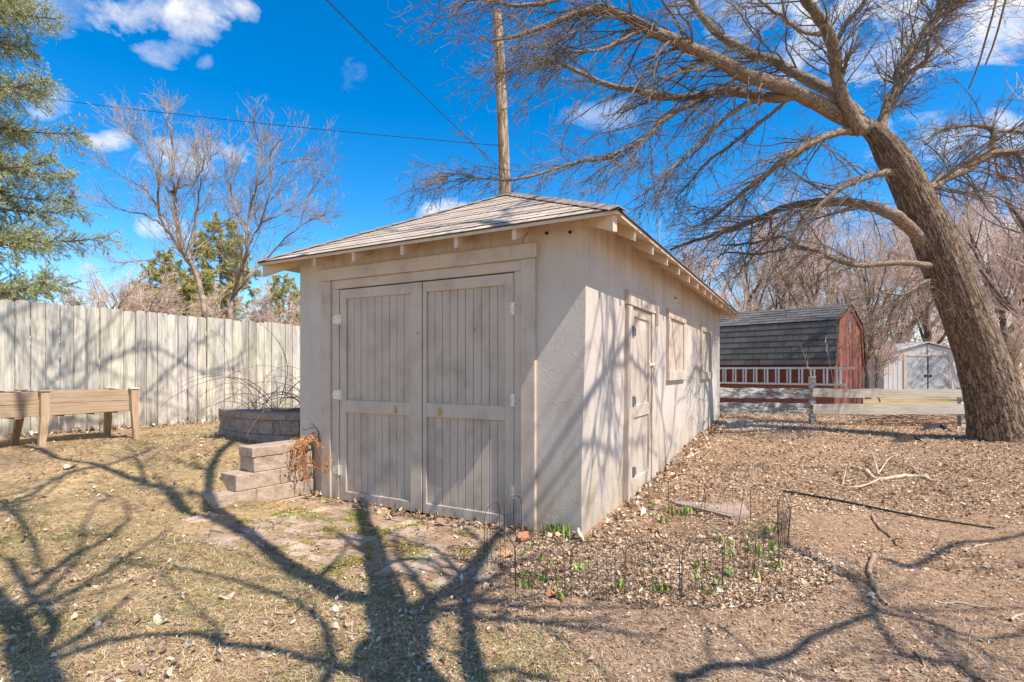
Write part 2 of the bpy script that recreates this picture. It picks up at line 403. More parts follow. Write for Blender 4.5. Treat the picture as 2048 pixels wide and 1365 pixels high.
def tube_arrays(P, Rr, sides=3):
    """P (T,K,3), Rr (T,K) -> verts, quads, uv(loop)"""
    T, K, _ = P.shape
    d = np.empty_like(P); d[:, 1:-1] = P[:, 2:] - P[:, :-2]; d[:, 0] = P[:, 1] - P[:, 0]; d[:, -1] = P[:, -1] - P[:, -2]
    d /= np.linalg.norm(d, axis=2, keepdims=True) + 1e-9
    m = P[:, -1] - P[:, 0]; m /= np.linalg.norm(m, axis=1, keepdims=True) + 1e-9
    ref = np.where(np.abs(m[:, 2:3]) > .8, np.array([[1., .2, 0]]), np.array([[.1, .2, 1.]]))
    a = np.cross(d, ref[:, None, :]); a /= np.linalg.norm(a, axis=2, keepdims=True) + 1e-9
    b = np.cross(d, a)
    th = np.arange(sides) * 2 * np.pi / sides
    V = P[:, :, None, :] + Rr[:, :, None, None] * (np.cos(th)[None, None, :, None] * a[:, :, None, :] + np.sin(th)[None, None, :, None] * b[:, :, None, :])
    V = V.reshape(-1, 3)
    t = np.arange(T)[:, None, None] * K * sides; k = np.arange(K - 1)[None, :, None] * sides; j = np.arange(sides)[None, None, :]; j2 = (j + 1) % sides
    q = np.stack([t + k + j, t + k + j2, t + k + sides + j2, t + k + sides + j], -1).reshape(-1, 4)
    L = np.concatenate([np.zeros((T, 1)), np.cumsum(np.linalg.norm(P[:, 1:] - P[:, :-1], axis=2), 1)], 1)
    rm = Rr.mean(1)
    u = np.broadcast_to(np.arange(sides)[None, None, :], (T, K - 1, sides)) * (2 * np.pi * rm[:, None, None]) / sides
    u2 = u + (2 * np.pi * rm[:, None, None]) / sides
    v0 = np.broadcast_to(L[:, :-1, None], u.shape); v1 = np.broadcast_to(L[:, 1:, None], u.shape)
    uv = np.stack([np.stack([u, v0], -1), np.stack([u2, v0], -1), np.stack([u2, v1], -1), np.stack([u, v1], -1)], 3).reshape(-1, 2)
    return V, q, uv
def tubes_obj(name, batches, mat, parent=None, smooth=False):
    Vs = []; Q = []; UVs = []; n = 0
    for P, Rr, sd in batches:
        V, q, uv = tube_arrays(P, Rr, sd); Vs.append(V); Q.append(q + n); UVs.append(uv); n += len(V)
    return mesh_np(name, np.vstack(Vs), [np.vstack(Q)], mat, parent, uv=np.vstack(UVs), smooth=smooth)
def resample(pts, n, smooth=2):
    P = np.asarray(pts, float)
    # Catmull-Rom through the points
    Q = np.vstack([2 * P[0] - P[1], P, 2 * P[-1] - P[-2]]); out = []
    m = len(P) - 1
    for t in np.linspace(0, m - 1e-6, n):
        i = int(t); f = t - i; p0, p1, p2, p3 = Q[i:i + 4]
        out.append(.5 * ((2 * p1) + (-p0 + p2) * f + (2 * p0 - 5 * p1 + 4 * p2 - p3) * f * f + (-p0 + 3 * p1 - 3 * p2 + p3) * f ** 3))
    return np.array(out)
def grow(P, Rr, n, L, ang=(25, 60), rr=.5, rmax=1, rmin=.002, bias=(0, 0, 0), wob=.12, K=6, u0=.1, u1=1., lenfall=.5, g=rg, side=None, pw=1.):
    """n child branches from parents P (T,K,3). returns (n,K,3),(n,K)"""
    T, Kp, _ = P.shape
    seg = np.linalg.norm(P[:, 1:] - P[:, :-1], axis=2).sum(1); idx = g.choice(T, n, p=seg / seg.sum())
    u = u0 + (u1 - u0) * g.random(n) ** pw; t = u * (Kp - 1); i = np.minimum(t.astype(int), Kp - 2); f = (t - i)[:, None]
    A = P[idx, i]; B = P[idx, i + 1]; pos = A * (1 - f) + B * f
    tan = B - A; tan /= np.linalg.norm(tan, axis=1, keepdims=True) + 1e-9
    rad = Rr[idx, i] * (1 - f[:, 0]) + Rr[idx, i + 1] * f[:, 0]
    rv = g.normal(size=(n, 3))
    if side is not None: rv = rv + np.asarray(side) * 1.6
    perp = rv - (rv * tan).sum(1, keepdims=True) * tan; perp /= np.linalg.norm(perp, axis=1, keepdims=True) + 1e-9
    a = np.radians(g.uniform(ang[0], ang[1], n))[:, None]
    d = tan * np.cos(a) + perp * np.sin(a)
    ln = g.uniform(L[0], L[1], n) * (1 - lenfall * u)
    r0 = np.clip(rad * rr * g.uniform(.7, 1.1, n), rmin, rmax)
    out = np.empty((n, K, 3)); out[:, 0] = pos; bias = np.asarray(bias, float)
    step = (ln / (K - 1))[:, None]
    for k in range(1, K):
        d = d + bias * (1.0 / (K - 1)) + g.normal(size=(n, 3)) * wob
        d /= np.linalg.norm(d, axis=1, keepdims=True) + 1e-9
        out[:, k] = out[:, k - 1] + d * step
    R2 = r0[:, None] * np.linspace(1, .35, K)[None, :]
    return out, np.maximum(R2, rmin * .6)

# ------------------------------------------------------------------ camera
cam = bpy.data.cameras.new('camera'); camo = bpy.data.objects.new('camera', cam); COL.objects.link(camo)
camo.location = (0, 0, CZ); camo.rotation_euler = (R(90), 0, 0)
cam.sensor_width = 36; cam.lens = F / 2048 * 36; cam.shift_y = (HY - 682.5) / 2048
cam.clip_start = .05; cam.clip_end = 3000
scene.camera = camo
#@@WORLD
# ------------------------------------------------------------------ sun and sky
sun = bpy.data.lights.new('sun', 'SUN'); sun.energy = 5.0; sun.angle = R(.42); sun.color = (1, .93, .84)
so = bpy.data.objects.new('sun', sun); COL.objects.link(so)
so.rotation_euler = Vector(SUN).to_track_quat('Z', 'Y').to_euler()
w = bpy.data.worlds.new('World'); scene.world = w; w.use_nodes = True
nt = w.node_tree; bg = nt.nodes['Background']
class W(Mt):
    def __init__(s): s.t = nt
wm = W()
sky = nt.nodes.new('ShaderNodeTexSky'); sky.sky_type = 'NISHITA'; sky.sun_disc = False
sky.sun_elevation = math.asin(SUN[2]); sky.sun_rotation = math.atan2(SUN[0], SUN[1])
sky.air_density = 1.0; sky.dust_density = .25; sky.ozone_density = 3.0; sky.altitude = 300
SKS = .12
bg.inputs[1].default_value = SKS
hs = nt.nodes.new('ShaderNodeHueSaturation'); nt.links.new(sky.outputs[0], hs.inputs['Color']); hs.inputs['Saturation'].default_value = 1.46; hs.inputs['Value'].default_value = 1.38
skyc = hs.outputs[0]
tc = nt.nodes.new('ShaderNodeTexCoord'); dv = tc.outputs['Generated']
sp = wm.sep(dv)
yy = wm.math('MAXIMUM', sp[1], .02)
uu = wm.math('DIVIDE', sp[0], yy); vv = wm.math('DIVIDE', sp[2], yy)
front = wm.math('GREATER_THAN', sp[1], .05)
n1 = wm.noise(wm.map(dv, (1, 1, 1.6)), 7.5, 9, .62, .4)
n2 = wm.noise(wm.map(dv, (1, 1, 1.5), loc=(3, 1, 2)), 22, 6, .6)
nn = wm.math('ADD', wm.math('MULTIPLY', n1, 1.0), wm.math('MULTIPLY', n2, .35))
tot = None
CL = [(345, 20, 150, 42, 1.0), (395, 50, 60, 45, .8), (345, 104, 60, 26, .55), (410, 128, 22, 22, .4), (205, 285, 56, 20, .75), (385, 318, 95, 42, .95), (350, 450, 60, 28, .6), (890, 418, 62, 24, 1.0),
      (95, 205, 50, 34, .6), (700, 160, 40, 40, .22), (1820, 60, 330, 95, 1.15), (1640, 105, 130, 60, .9), (1900, 275, 170, 55, .75), (1520, 20, 150, 40, .5), (1980, 500, 190, 75, 1.0), (1200, 235, 80, 30, .35), (60, 20, 110, 50, .3)]
for (px, py, a, b, k) in CL:
    du = wm.math('MULTIPLY', wm.math('ADD', uu, -(px - CX) / F), F / a); dw = wm.math('MULTIPLY', wm.math('ADD', vv, -(HY - py) / F), F / b)
    d = wm.math('ADD', wm.math('MULTIPLY', du, du), wm.math('MULTIPLY', dw, dw))
    mk = wm.math('MULTIPLY', wm.math('SUBTRACT', 1.55, d), .5)            # .77 in the middle, 0 outside
    mk = wm.math('ADD', mk, wm.math('MULTIPLY', wm.math('ADD', nn, -.72), 3.6))
    mk = wm.math('MULTIPLY', wm.math('MULTIPLY', mk, 1.25, clamp=True), k * .9, clamp=True)
    tot = mk if tot is None else wm.math('MAXIMUM', tot, mk)
tot = wm.math('MULTIPLY', tot, front)
# broken cloud added out of view as neutral fill, behind and above the photographer
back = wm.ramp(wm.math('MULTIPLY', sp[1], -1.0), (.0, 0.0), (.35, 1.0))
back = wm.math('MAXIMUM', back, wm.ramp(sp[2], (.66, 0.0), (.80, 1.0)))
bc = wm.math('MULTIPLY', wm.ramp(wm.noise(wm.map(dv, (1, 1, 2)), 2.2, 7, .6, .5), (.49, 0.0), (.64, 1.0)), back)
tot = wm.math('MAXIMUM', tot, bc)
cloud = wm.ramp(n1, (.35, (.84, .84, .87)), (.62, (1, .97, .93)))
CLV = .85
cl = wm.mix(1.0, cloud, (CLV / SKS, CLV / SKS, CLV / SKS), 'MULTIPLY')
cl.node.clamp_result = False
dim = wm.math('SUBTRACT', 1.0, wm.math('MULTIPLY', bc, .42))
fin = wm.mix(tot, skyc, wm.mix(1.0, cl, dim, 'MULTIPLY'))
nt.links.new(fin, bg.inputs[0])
vs = scene.view_settings; vs.view_transform = 'Standard'; vs.look = 'None'; vs.exposure = .46; vs.gamma = 1
scene.render.engine = 'CYCLES'
#@@GROUND
# ------------------------------------------------------------------ ground sheet
def axis(lo, hi, st, far_lo, far_hi):
    a = list(np.arange(lo, hi, st)); s = st; x = hi
    while x < far_hi: a.append(x); s *= 1.22; x += s
    a.append(far_hi); s = st; x = lo - st; b = []
    while x > far_lo: b.append(x); s *= 1.22; x -= s
    b.append(far_lo)
    return np.array(b[::-1] + a)
gx = axis(-7, 9, .045, -900, 900); gy = axis(1.8, 12, .045, -300, 1500)
XX, YY = np.meshgrid(gx, gy); ZZ = gz(XX, YY)
# garden bed mound
GV = np.stack([XX.ravel(), YY.ravel(), ZZ.ravel()], 1)
nx = len(gx); ny = len(gy); ii = (np.arange(ny - 1)[:, None] * nx + np.arange(nx - 1)[None, :]).ravel()
GF = np.stack([ii, ii + 1, ii + nx + 1, ii + nx], 1)
go = mesh_np('ground', GV, [GF], SOIL, smooth=True); tag(go, kind='structure')

# brick paving in front of the doors, basket weave, in the garage's own directions
pv = MB()
for i in range(-15, 0):
    for j in range(-8, 0):
        bx = i * .21 + .0; by = j * .21 + .02
        cx, cy = bx + .1, by + .1
        edge = max(abs((cx + 1.72) / 1.28), abs((cy + .72) / .82))
        if edge + (rnd.random() - .5) * .35 > 1: continue
        if vnoise(cx * 1.7 + 9, cy * 1.7, 4) > .74: continue
        for h in (0, 1):
            if (i + j) % 2: a = (bx + .004, bx + .204, by + .004 + h * .105, by + .100 + h * .105)
            else: a = (bx + .004 + h * .105, bx + .100 + h * .105, by + .004, by + .204)
            mx, my = (a[0] + a[1]) / 2, (a[2] + a[3]) / 2
            wx = C0[0] + mx * .877 + my * .4805; wy = C0[1] - mx * .4805 + my * .877
            z = gz1(wx, wy) + rnd.uniform(-.004, .012)
            tl = rnd.uniform(-.03, .03); tl2 = rnd.uniform(-.03, .03); an = rnd.uniform(-.05, .05)
            def rot(V, mx=mx, my=my, z=z, tl=tl, tl2=tl2, an=an):
                x = V[:, 0] - mx; y = V[:, 1] - my
                x2 = x * math.cos(an) - y * math.sin(an); y2 = x * math.sin(an) + y * math.cos(an)
                return np.stack([x2 + mx, y2 + my, V[:, 2] + z + x * tl + y * tl2], 1)
            t = rnd.uniform(.75, 1.2)
            pv.box(a[0], a[1], a[2], a[3], -.05, 0, (t, t * rnd.uniform(.92, 1), t * rnd.uniform(.88, 1.0)), rot)
po = pv.build('brick_path', PAVER); po.location = (C0[0], C0[1], 0); po.rotation_euler = (0, 0, GROT); tag(po, kind='structure')

# ------------------------------------------------------------------ scattered litter and grass
def blocked(x, y):
    lx, ly = toloc(x, y)
    ins = (lx > -3.42) & (lx < .03) & (ly > -.02) & (ly < 7.95)
    return ins
def paved(x, y):
    lx, ly = toloc(x, y)
    return np.maximum(np.abs((lx + 1.72) / 1.3), np.abs((ly + .72) / .85)) < 1
def samp(n, y0, y1, pw=2.0, marg=1.06, g=rg):
    # more samples near the camera: density ~ 1/Y^pw
    u = g.random(n); e = 2 - pw
    if abs(e) < 1e-6: Y = y0 * (y1 / y0) ** u
    else: Y = (y0 ** e + u * (y1 ** e - y0 ** e)) ** (1 / e)
    X = g.uniform(-.97 * marg, .97 * marg, n) * Y
    return X, Y
def scatter_leaves(name, n, y0, y1, size, cols, keep, lift=.006, tilt=.45, shape='leaf', aspect=(.35, .8), pw=2.0, mat=LITTER):
    X, Y = samp(n, y0, y1, pw); k = keep(X, Y) & ~blocked(X, Y); X = X[k]; Y = Y[k]; n = len(X)
    Z = gz(X, Y) + lift * (.3 + rg.random(n) * 1.6)
    s = np.clip(size[0] * (size[1] / size[0]) ** (rg.random(n) ** 1.5) * rg.uniform(.8, 1.25, n), 0, .12) * (1 + .06 * np.maximum(0, Y - 4))
    a = rg.uniform(0, 2 * np.pi, n); asp = rg.uniform(aspect[0], aspect[1], n)
    if shape == 'leaf':
        T = np.array([(-.5, 0, 0), (-.18, -.42, .10), (.2, -.38, .07), (.5, 0, -.02), (.2, .38, .12), (-.18, .42, .05)]); Fc = np.array([(0, 1, 2, 3), (0, 3, 4, 5)])
    else:
        T = np.array([(-.5, -.5, 0), (.5, -.35, .0), (.45, .4, .0), (-.5, .5, 0)]); Fc = np.array([(0, 1, 2, 3)])
    m = len(T); P = np.repeat(T[None], n, 0).copy()
    P += rg.normal(size=P.shape) * (.10 if shape == 'leaf' else .05)
    P[:, :, 1] *= asp[:, None]
    P *= s[:, None, None]
    if shape == 'leaf': P[:, :, 2] *= rg.uniform(.4, 2.4, n)[:, None]
    tx = rg.normal(size=n) * tilt; ty = rg.normal(size=n) * tilt
    z = P[:, :, 2] + P[:, :, 0] * tx[:, None] * .5 + P[:, :, 1] * ty[:, None]
    x = P[:, :, 0] * np.cos(a)[:, None] - P[:, :, 1] * np.sin(a)[:, None]; y = P[:, :, 0] * np.sin(a)[:, None] + P[:, :, 1] * np.cos(a)[:, None]
    z = z - z.min(1)[:, None] * .7
    V = np.stack([x + X[:, None], y + Y[:, None], z + Z[:, None]], 2).reshape(-1, 3)
    Fq = (np.arange(n)[:, None, None] * m + Fc[None]).reshape(-1, 4)
    cl_ = .55 + .95 * np.clip(fbm(X * 1.4, Y * 1.4, 3, 61) * .6 + fbm(X * 7, Y * 7, 3, 62) * .6 - .1, 0, 1)
    C = np.asarray(cols)[rg.integers(0, len(cols), n)] * rg.uniform(.55, 1.25, (n, 1)) * cl_[:, None]
    o = mesh_np(name, V, [Fq], mat, tint=np.repeat(np.clip(C, 0, .9), m, 0)); tag(o, kind='stuff'); return o
def scatter_blades(name, n, y0, y1, ln, wd, cols, keep, up=(.1, .5), pw=2.0, mat=BLADE, colf=None):
    X, Y = samp(n, y0, y1, pw); k = keep(X, Y) & ~blocked(X, Y); X = X[k]; Y = Y[k]; n = len(X)
    Z = gz(X, Y)
    sc = (1 + .10 * np.maximum(0, Y - 3.5))
    L = rg.uniform(*ln, n) * sc; Wd = rg.uniform(*wd, n) * sc; a = rg.uniform(0, 2 * np.pi, n); e = rg.uniform(up[0], up[1], n)
    dx, dy = np.cos(a), np.sin(a); cu = rg.normal(size=n) * .5
    mx = np.cos(a + cu); my = np.sin(a + cu)
    p0 = np.stack([X, Y, Z - .002], 1)
    p1 = p0 + np.stack([dx * L * .5, dy * L * .5, e * L * .6], 1)
    p2 = p1 + np.stack([mx * L * .5, my * L * .5, (e * .25 - .06) * L], 1)
    sd = np.stack([-dy * Wd, dx * Wd, np.zeros(n)], 1)
    V = np.stack([p0 - sd * .5, p0 + sd * .5, p1 + sd * .45, p1 - sd * .45, p2], 1).reshape(-1, 3)
    b = np.arange(n)[:, None] * 5
    Fq = b + np.array([[0, 1, 2, 3]]); Ft = b + np.array([[3, 2, 4]])
    C = np.asarray(cols)[rg.integers(0, len(cols), n)] * rg.uniform(.75, 1.25, (n, 1))
    o = mesh_np(name, V, [Fq, Ft], mat, tint=np.repeat(np.clip(C, 0, .9), 5, 0)); tag(o, kind='stuff'); return o
def lawn(X, Y):
    return (-.22 * X + .6 * fbm(X * 1.1, Y * 1.1, 4, 21)) > .30 + (rg.random(X.shape) - .5) * .35
def bed(X, Y):   # the planted bed inside the wire border
    return (((X - 1.05) / 1.15) ** 2 + ((Y - 3.75) / .75) ** 2) < 1
def litterz(X, Y):
    d = .35 * (Y - 5.0) + fbm(X * 1.1, Y * 1.1, 4, 5) + np.where(bed(X, Y), .9, 0) - np.where(X < -1.0, 3, 0) * (Y < 9)
    return (d > .35 + (rg.random(X.shape) - .5) * .5) & (~paved(X, Y) | (rg.random(X.shape) < .12))
TAN = [(.70, .54, .37), (.60, .42, .27), (.48, .31, .19), (.76, .64, .48), (.38, .22, .13), (.64, .44, .28), (.26, .15, .09)]
LLF = [(.66, .48, .32), (.58, .42, .29), (.50, .42, .34), (.44, .28, .18), (.52, .35, .22), (.70, .60, .49), (.36, .23, .15)]
PALE = [(.72, .59, .43), (.68, .52, .36), (.60, .47, .36), (.54, .36, .23), (.68, .57, .45), (.30, .19, .11)]
scatter_leaves('leaf_litter', 220000, 2.2, 14, (.010, .036), TAN, litterz, .008, .4, 'leaf', (.25, .8))
scatter_leaves('wood_chips', 240000, 2.2, 13, (.008, .032), PALE + TAN + TAN, litterz, .008, .22, 'chip', (.10, .45))
scatter_leaves('fallen_leaves', 9000, 2.2, 10, (.014, .045), LLF, lambda X, Y: lawn(X, Y) & (fbm(X * 2, Y * 2, 3, 77) > .42), .012, .35)
scatter_leaves('bed_litter', 26000, 2.6, 5.5, (.006, .026), [(.62, .52, .41), (.56, .45, .35), (.46, .35, .26), (.62, .49, .38), (.30, .20, .13)], lambda X, Y: (((X - 1.0) / 1.5) ** 2 + ((Y - 3.55) / .95) ** 2 < .7 + rg.random(X.shape) * .5), .012, .35, 'leaf', (.2, .8), 1.0)
scatter_leaves('soil_crumbs', 60000, 2.1, 6.5, (.004, .014), [(.42, .265, .17), (.55, .37, .25), (.24, .145, .09), (.66, .48, .34)], lambda X, Y: (X > -1.8), .004, .5, 'chip', (.5, 1))
scatter_blades('dead_grass', 260000, 2.1, 11, (.03, .085), (.0018, .0036), [(.80, .58, .30), (.70, .49, .25), (.54, .35, .17), (.86, .68, .42), (.34, .21, .10), (.46, .29, .14)], lambda X, Y: lawn(X, Y) & ~paved(X, Y) & (fbm(X * 1.9, Y * 1.9, 4, 91) > .40 + (rg.random(X.shape) - .5) * .2), (.02, .4))
scatter_blades('green_grass', 70000, 2.1, 11, (.02, .06), (.002, .0042), [(.17, .22, .05), (.22, .27, .07), (.12, .17, .04), (.28, .29, .10)],
               lambda X, Y: lawn(X, Y) & ~paved(X, Y) & (fbm(X * 1.6, Y * 1.6, 4, 41) > .54 + (rg.random(X.shape) - .5) * .16), (.3, 1.0))
def nearwall(X, Y):
    lx, ly = toloc(X, Y)
    dw = np.where((ly > 0) & (ly < 8), np.abs(lx - .02), np.where((lx < 0) & (lx > -3.4), np.abs(ly) + .0, 9))
    fd = np.abs((X - (.5479 * Y - AFD)) * .877)
    return (dw < .10 + .25 * rg.random(X.shape) ** 2) | ((fd < .30 * rg.random(X.shape)) & (Y > 5))
AFD = 10.35
scatter_leaves('drifted_leaves', 60000, 3, 12, (.025, .07), TAN + LLF, nearwall, .02, .7, 'leaf', (.3, .8), 1.2)
scatter_blades('straw_debris', 110000, 2.1, 12, (.03, .12), (.0014, .0034), [(.55, .42, .28), (.42, .29, .19), (.30, .20, .13), (.64, .54, .40)], lambda X, Y: ((X > -2.2) & ~paved(X, Y)) | (rg.random(X.shape) < .04), (.0, .22))
#@@GARAGE
# ------------------------------------------------------------------ garage
ga = empty('garage', (C0[0], C0[1], 0), GROT, 'taupe stucco garage with double board doors and brown hipped roof', 'garage')
WL = 3.391; WT = 7.9; WH = 2.66
def wallmesh():
    # stucco box with slightly battered near corner; front opening left open behind the doors
    m = MB()
    b = -.35
    # front wall pieces around the opening (x from -WL to 0, opening -2.80..-.64, z < 2.22)
    def slab(x0, x1, z0, z1, y=0.0, th=.2):
        m.box(x0, x1, y, y + th, z0, z1)
    slab(-WL + .2, -2.80, b, WH); slab(-.64, -.2, b, WH); slab(-2.80, -.64, 2.22, WH)
    m.box(-.2, 0, 0, WT, b, WH); m.box(-WL, -WL + .2, 0, WT, b, WH); m.box(-WL + .2, -.2, WT - .2, WT, b, WH)
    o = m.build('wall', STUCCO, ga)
    import bmesh
    bm = bmesh.new(); bm.from_mesh(o.data)
    for ax, rngs in ((0, np.arange(-3.3, 0, .25)), (1, np.arange(.25, 7.9, .25)), (2, np.arange(-.2, 2.6, .25))):
        for c in rngs:
            no = [0, 0, 0]; no[ax] = 1; co = [0, 0, 0]; co[ax] = c + .0131
            bmesh.ops.bisect_plane(bm, geom=bm.verts[:] + bm.edges[:] + bm.faces[:], plane_co=co, plane_no=no)
    for v in bm.verts:
        x, y, z = v.co
        if abs(y) < .001 or abs(x) < .001:
            k = (mnoise.noise(Vector((x * .9, y * .9, z * .9))) ) * .006
            if x > -.66 or abs(x) < .001:
                if abs(x) < .001: v.co.x += k - .05 * max(0, 1.8 - z) / 1.8 * max(0, 1 - y / 7.0) ** 2
                if abs(y) < .001 and x > -.42: v.co.y += k * .7
    bm.to_mesh(o.data); bm.free()
    return o
wallmesh()
# roof: four stepped hip planes of shingle courses
OS = .359; OF = .27; EZ = 2.537; SL = .50
x0r, x1r, y0r, y1r = -WL - OS, OS, -OF, WT + OF
hw = (x1r - x0r) / 2; rise = 1.03; xm = (x0r + x1r) / 2
def roofmesh():
    V = []; Fq = []; UVs = []
    n = 15
    def quad(a, b, c, d, uvs):
        k = len(V); V.extend([a, b, c, d]); Fq.append((k, k + 1, k + 2, k + 3)); UVs.extend(uvs)
    def rect(t):   # plan rectangle at inset fraction t and its height
        i = t * hw
        return x0r + i, x1r - i, y0r + i, y1r - i, EZ + t * rise
    for k in range(n):
        t0 = k / n; t1 = (k + 1) / n + .004; lift = .0065
        a0, a1, b0, b1, z0 = rect(t0); c0, c1, d0, d1, z1 = rect(min(t1, 1))
        jit = .003 * math.sin(k * 2.3)
        z0 += lift + jit; z1 += .001
        s0 = k * .153; s1 = s0 + .153
        # front, right, back, left
        for (A, B, C_, D_, ln) in (((a0, b0, z0), (a1, b0, z0), (c1, d0, z1), (c0, d0, z1), 0), ((a1, b0, z0), (a1, b1, z0), (c1, d1, z1), (c1, d0, z1), 1),
                                   ((a1, b1, z0), (a0, b1, z0), (c0, d1, z1), (c1, d1, z1), 0), ((a0, b1, z0), (a0, b0, z0), (c0, d0, z1), (c0, d1, z1), 1)):
            quad(A, B, C_, D_, [(A[ln], s0), (B[ln], s0), (C_[ln], s1 - .004), (D_[ln], s1 - .004)])
            A2 = (A[0], A[1], A[2] - lift - jit - .003); B2 = (B[0], B[1], B[2] - lift - jit - .003)
            quad(A2, B2, B, A, [(0, .0), (.01, .0), (.01, .001), (0, .001)])
    o = mesh_np('roof', np.array(V), [np.array(Fq)], SHINGLE, ga, uv=np.array(UVs))
    # hip and ridge caps
    m = MB(); top = EZ + rise + .018
    for (p, q) in (((x1r, y0r), (xm, y0r + hw)), ((x0r, y0r), (xm, y0r + hw)), ((x1r, y1r), (xm, y1r - hw)), ((x0r, y1r), (xm, y1r - hw))):
        P = np.array([(p[0], p[1], EZ + .016), (q[0], q[1], top)]); N = 16
        for i in range(N):
            A = P[0] + (P[1] - P[0]) * i / N; B = P[0] + (P[1] - P[0]) * min(1, (i + 1.25) / N)
            d = (B - A); hd = np.array([d[1], -d[0], 0]); hd /= np.linalg.norm(hd); wv = hd * .085
            dn = np.array([0, 0, -.037]); up = np.array([0, 0, .010])
            vv_ = [A + up - wv + dn, A + up, A + up + wv + dn, B - wv + dn, B, B + wv + dn]
            vv_ += [x - np.array([0, 0, .009]) for x in vv_[:3]]
            m.add(vv_, {4: [(0, 1, 4, 3), (1, 2, 5, 4), (6, 7, 1, 0), (7, 8, 2, 1)]})
    A = np.array([xm, y0r + hw, top]); B = np.array([xm, y1r - hw, top])
    m.prism([A + (-.1, 0, -.04), A + (0, 0, .012), A + (.1, 0, -.04)], B - A)
    cp = m.build('ridge_cap', simple('ridge shingle', (.30, .235, .185), .95, 0, .3, 14, .003), o)
    return o
roofmesh()
# roof boards seen from below with their painted edge
m = MB(); th = .028
def shr(v): return v
e0 = (x0r + .012, x1r - .012, y0r + .012, y1r - .012)
def ring(off, z):
    return [(e0[0] + off, e0[2] + off, z), (e0[1] - off, e0[2] + off, z), (e0[1] - off, e0[3] - off, z), (e0[0] + off, e0[3] - off, z)]
o1 = ring(0, EZ - .004); o2 = ring(0, EZ - .004 - th); i2 = ring(.9, EZ - .004 - th + .9 * rise / hw); i1 = ring(.9, EZ - .004 + .9 * rise / hw)
V = o1 + o2 + i2 + i1
Fq = []
for i in range(4):
    j = (i + 1) % 4
    Fq += [(i, 4 + i, 4 + j, j), (4 + i, 8 + i, 8 + j, 4 + j), (i, j, 12 + j, 12 + i)]
m.add(V, {4: Fq}); m.build('soffit', EAVE, ga)
def tail(kind, s):
    # rafter tail: a 2x4 on edge running up the slope under the boards
    m = MB(); w = .019; q = rise / hw; zt = EZ - .004 - th - .002
    if kind == 'F':
        y0 = -OF + .03; y1 = .12
        pts = [(s - w, y0, zt + .03 * q), (s - w, y0, zt - .085), (s - w, y1, zt - .085 + (y1 - y0) * q), (s - w, y1, zt + .03 * q + (y1 - y0) * q)]
        m.prism(pts, (2 * w, 0, 0))
    elif kind == 'S':
        xo = OS - .03; x1 = -.1
        pts = [(xo, s - w, zt + .03 * q), (xo, s - w, zt - .085), (x1, s - w, zt - .085 + (xo - x1) * q), (x1, s - w, zt + .03 * q + (xo - x1) * q)]
        m.prism(pts, (0, 2 * w, 0))
    elif kind == 'H':   # hip rafter to a corner, s = (x, y, dirx)
        cx_, cy_, sx, sy = s
        a = np.array([cx_, cy_]) ; d = np.array([sx, sy], float); dl = math.hypot(*d); d /= dl
        pn = np.array([-d[1], d[0]]) * w; L = .62; qq = q * .72
        pts = [(a[0] + pn[0], a[1] + pn[1], zt), (a[0] + pn[0], a[1] + pn[1], zt - .12), (a[0] + pn[0] + d[0] * L, a[1] + pn[1] + d[1] * L, zt - .12 + L * qq), (a[0] + pn[0] + d[0] * L, a[1] + pn[1] + d[1] * L, zt + L * qq)]
        m.prism(pts, (-2 * pn[0], -2 * pn[1], 0))
    m.build('rafter_tail', EAVE, ga)
for s in (2.889, 2.339, 1.72, 1.115, .534): tail('F', -s)
for k in range(13): tail('S', .28 + .6 * k)
tail('H', (OS - .04, -OF + .04, -OS, OF)); tail('H', (-WL - OS + .04, -OF + .04, OS, OF)); tail('H', (OS - .04, WT + OF - .04, -OS, -OF))
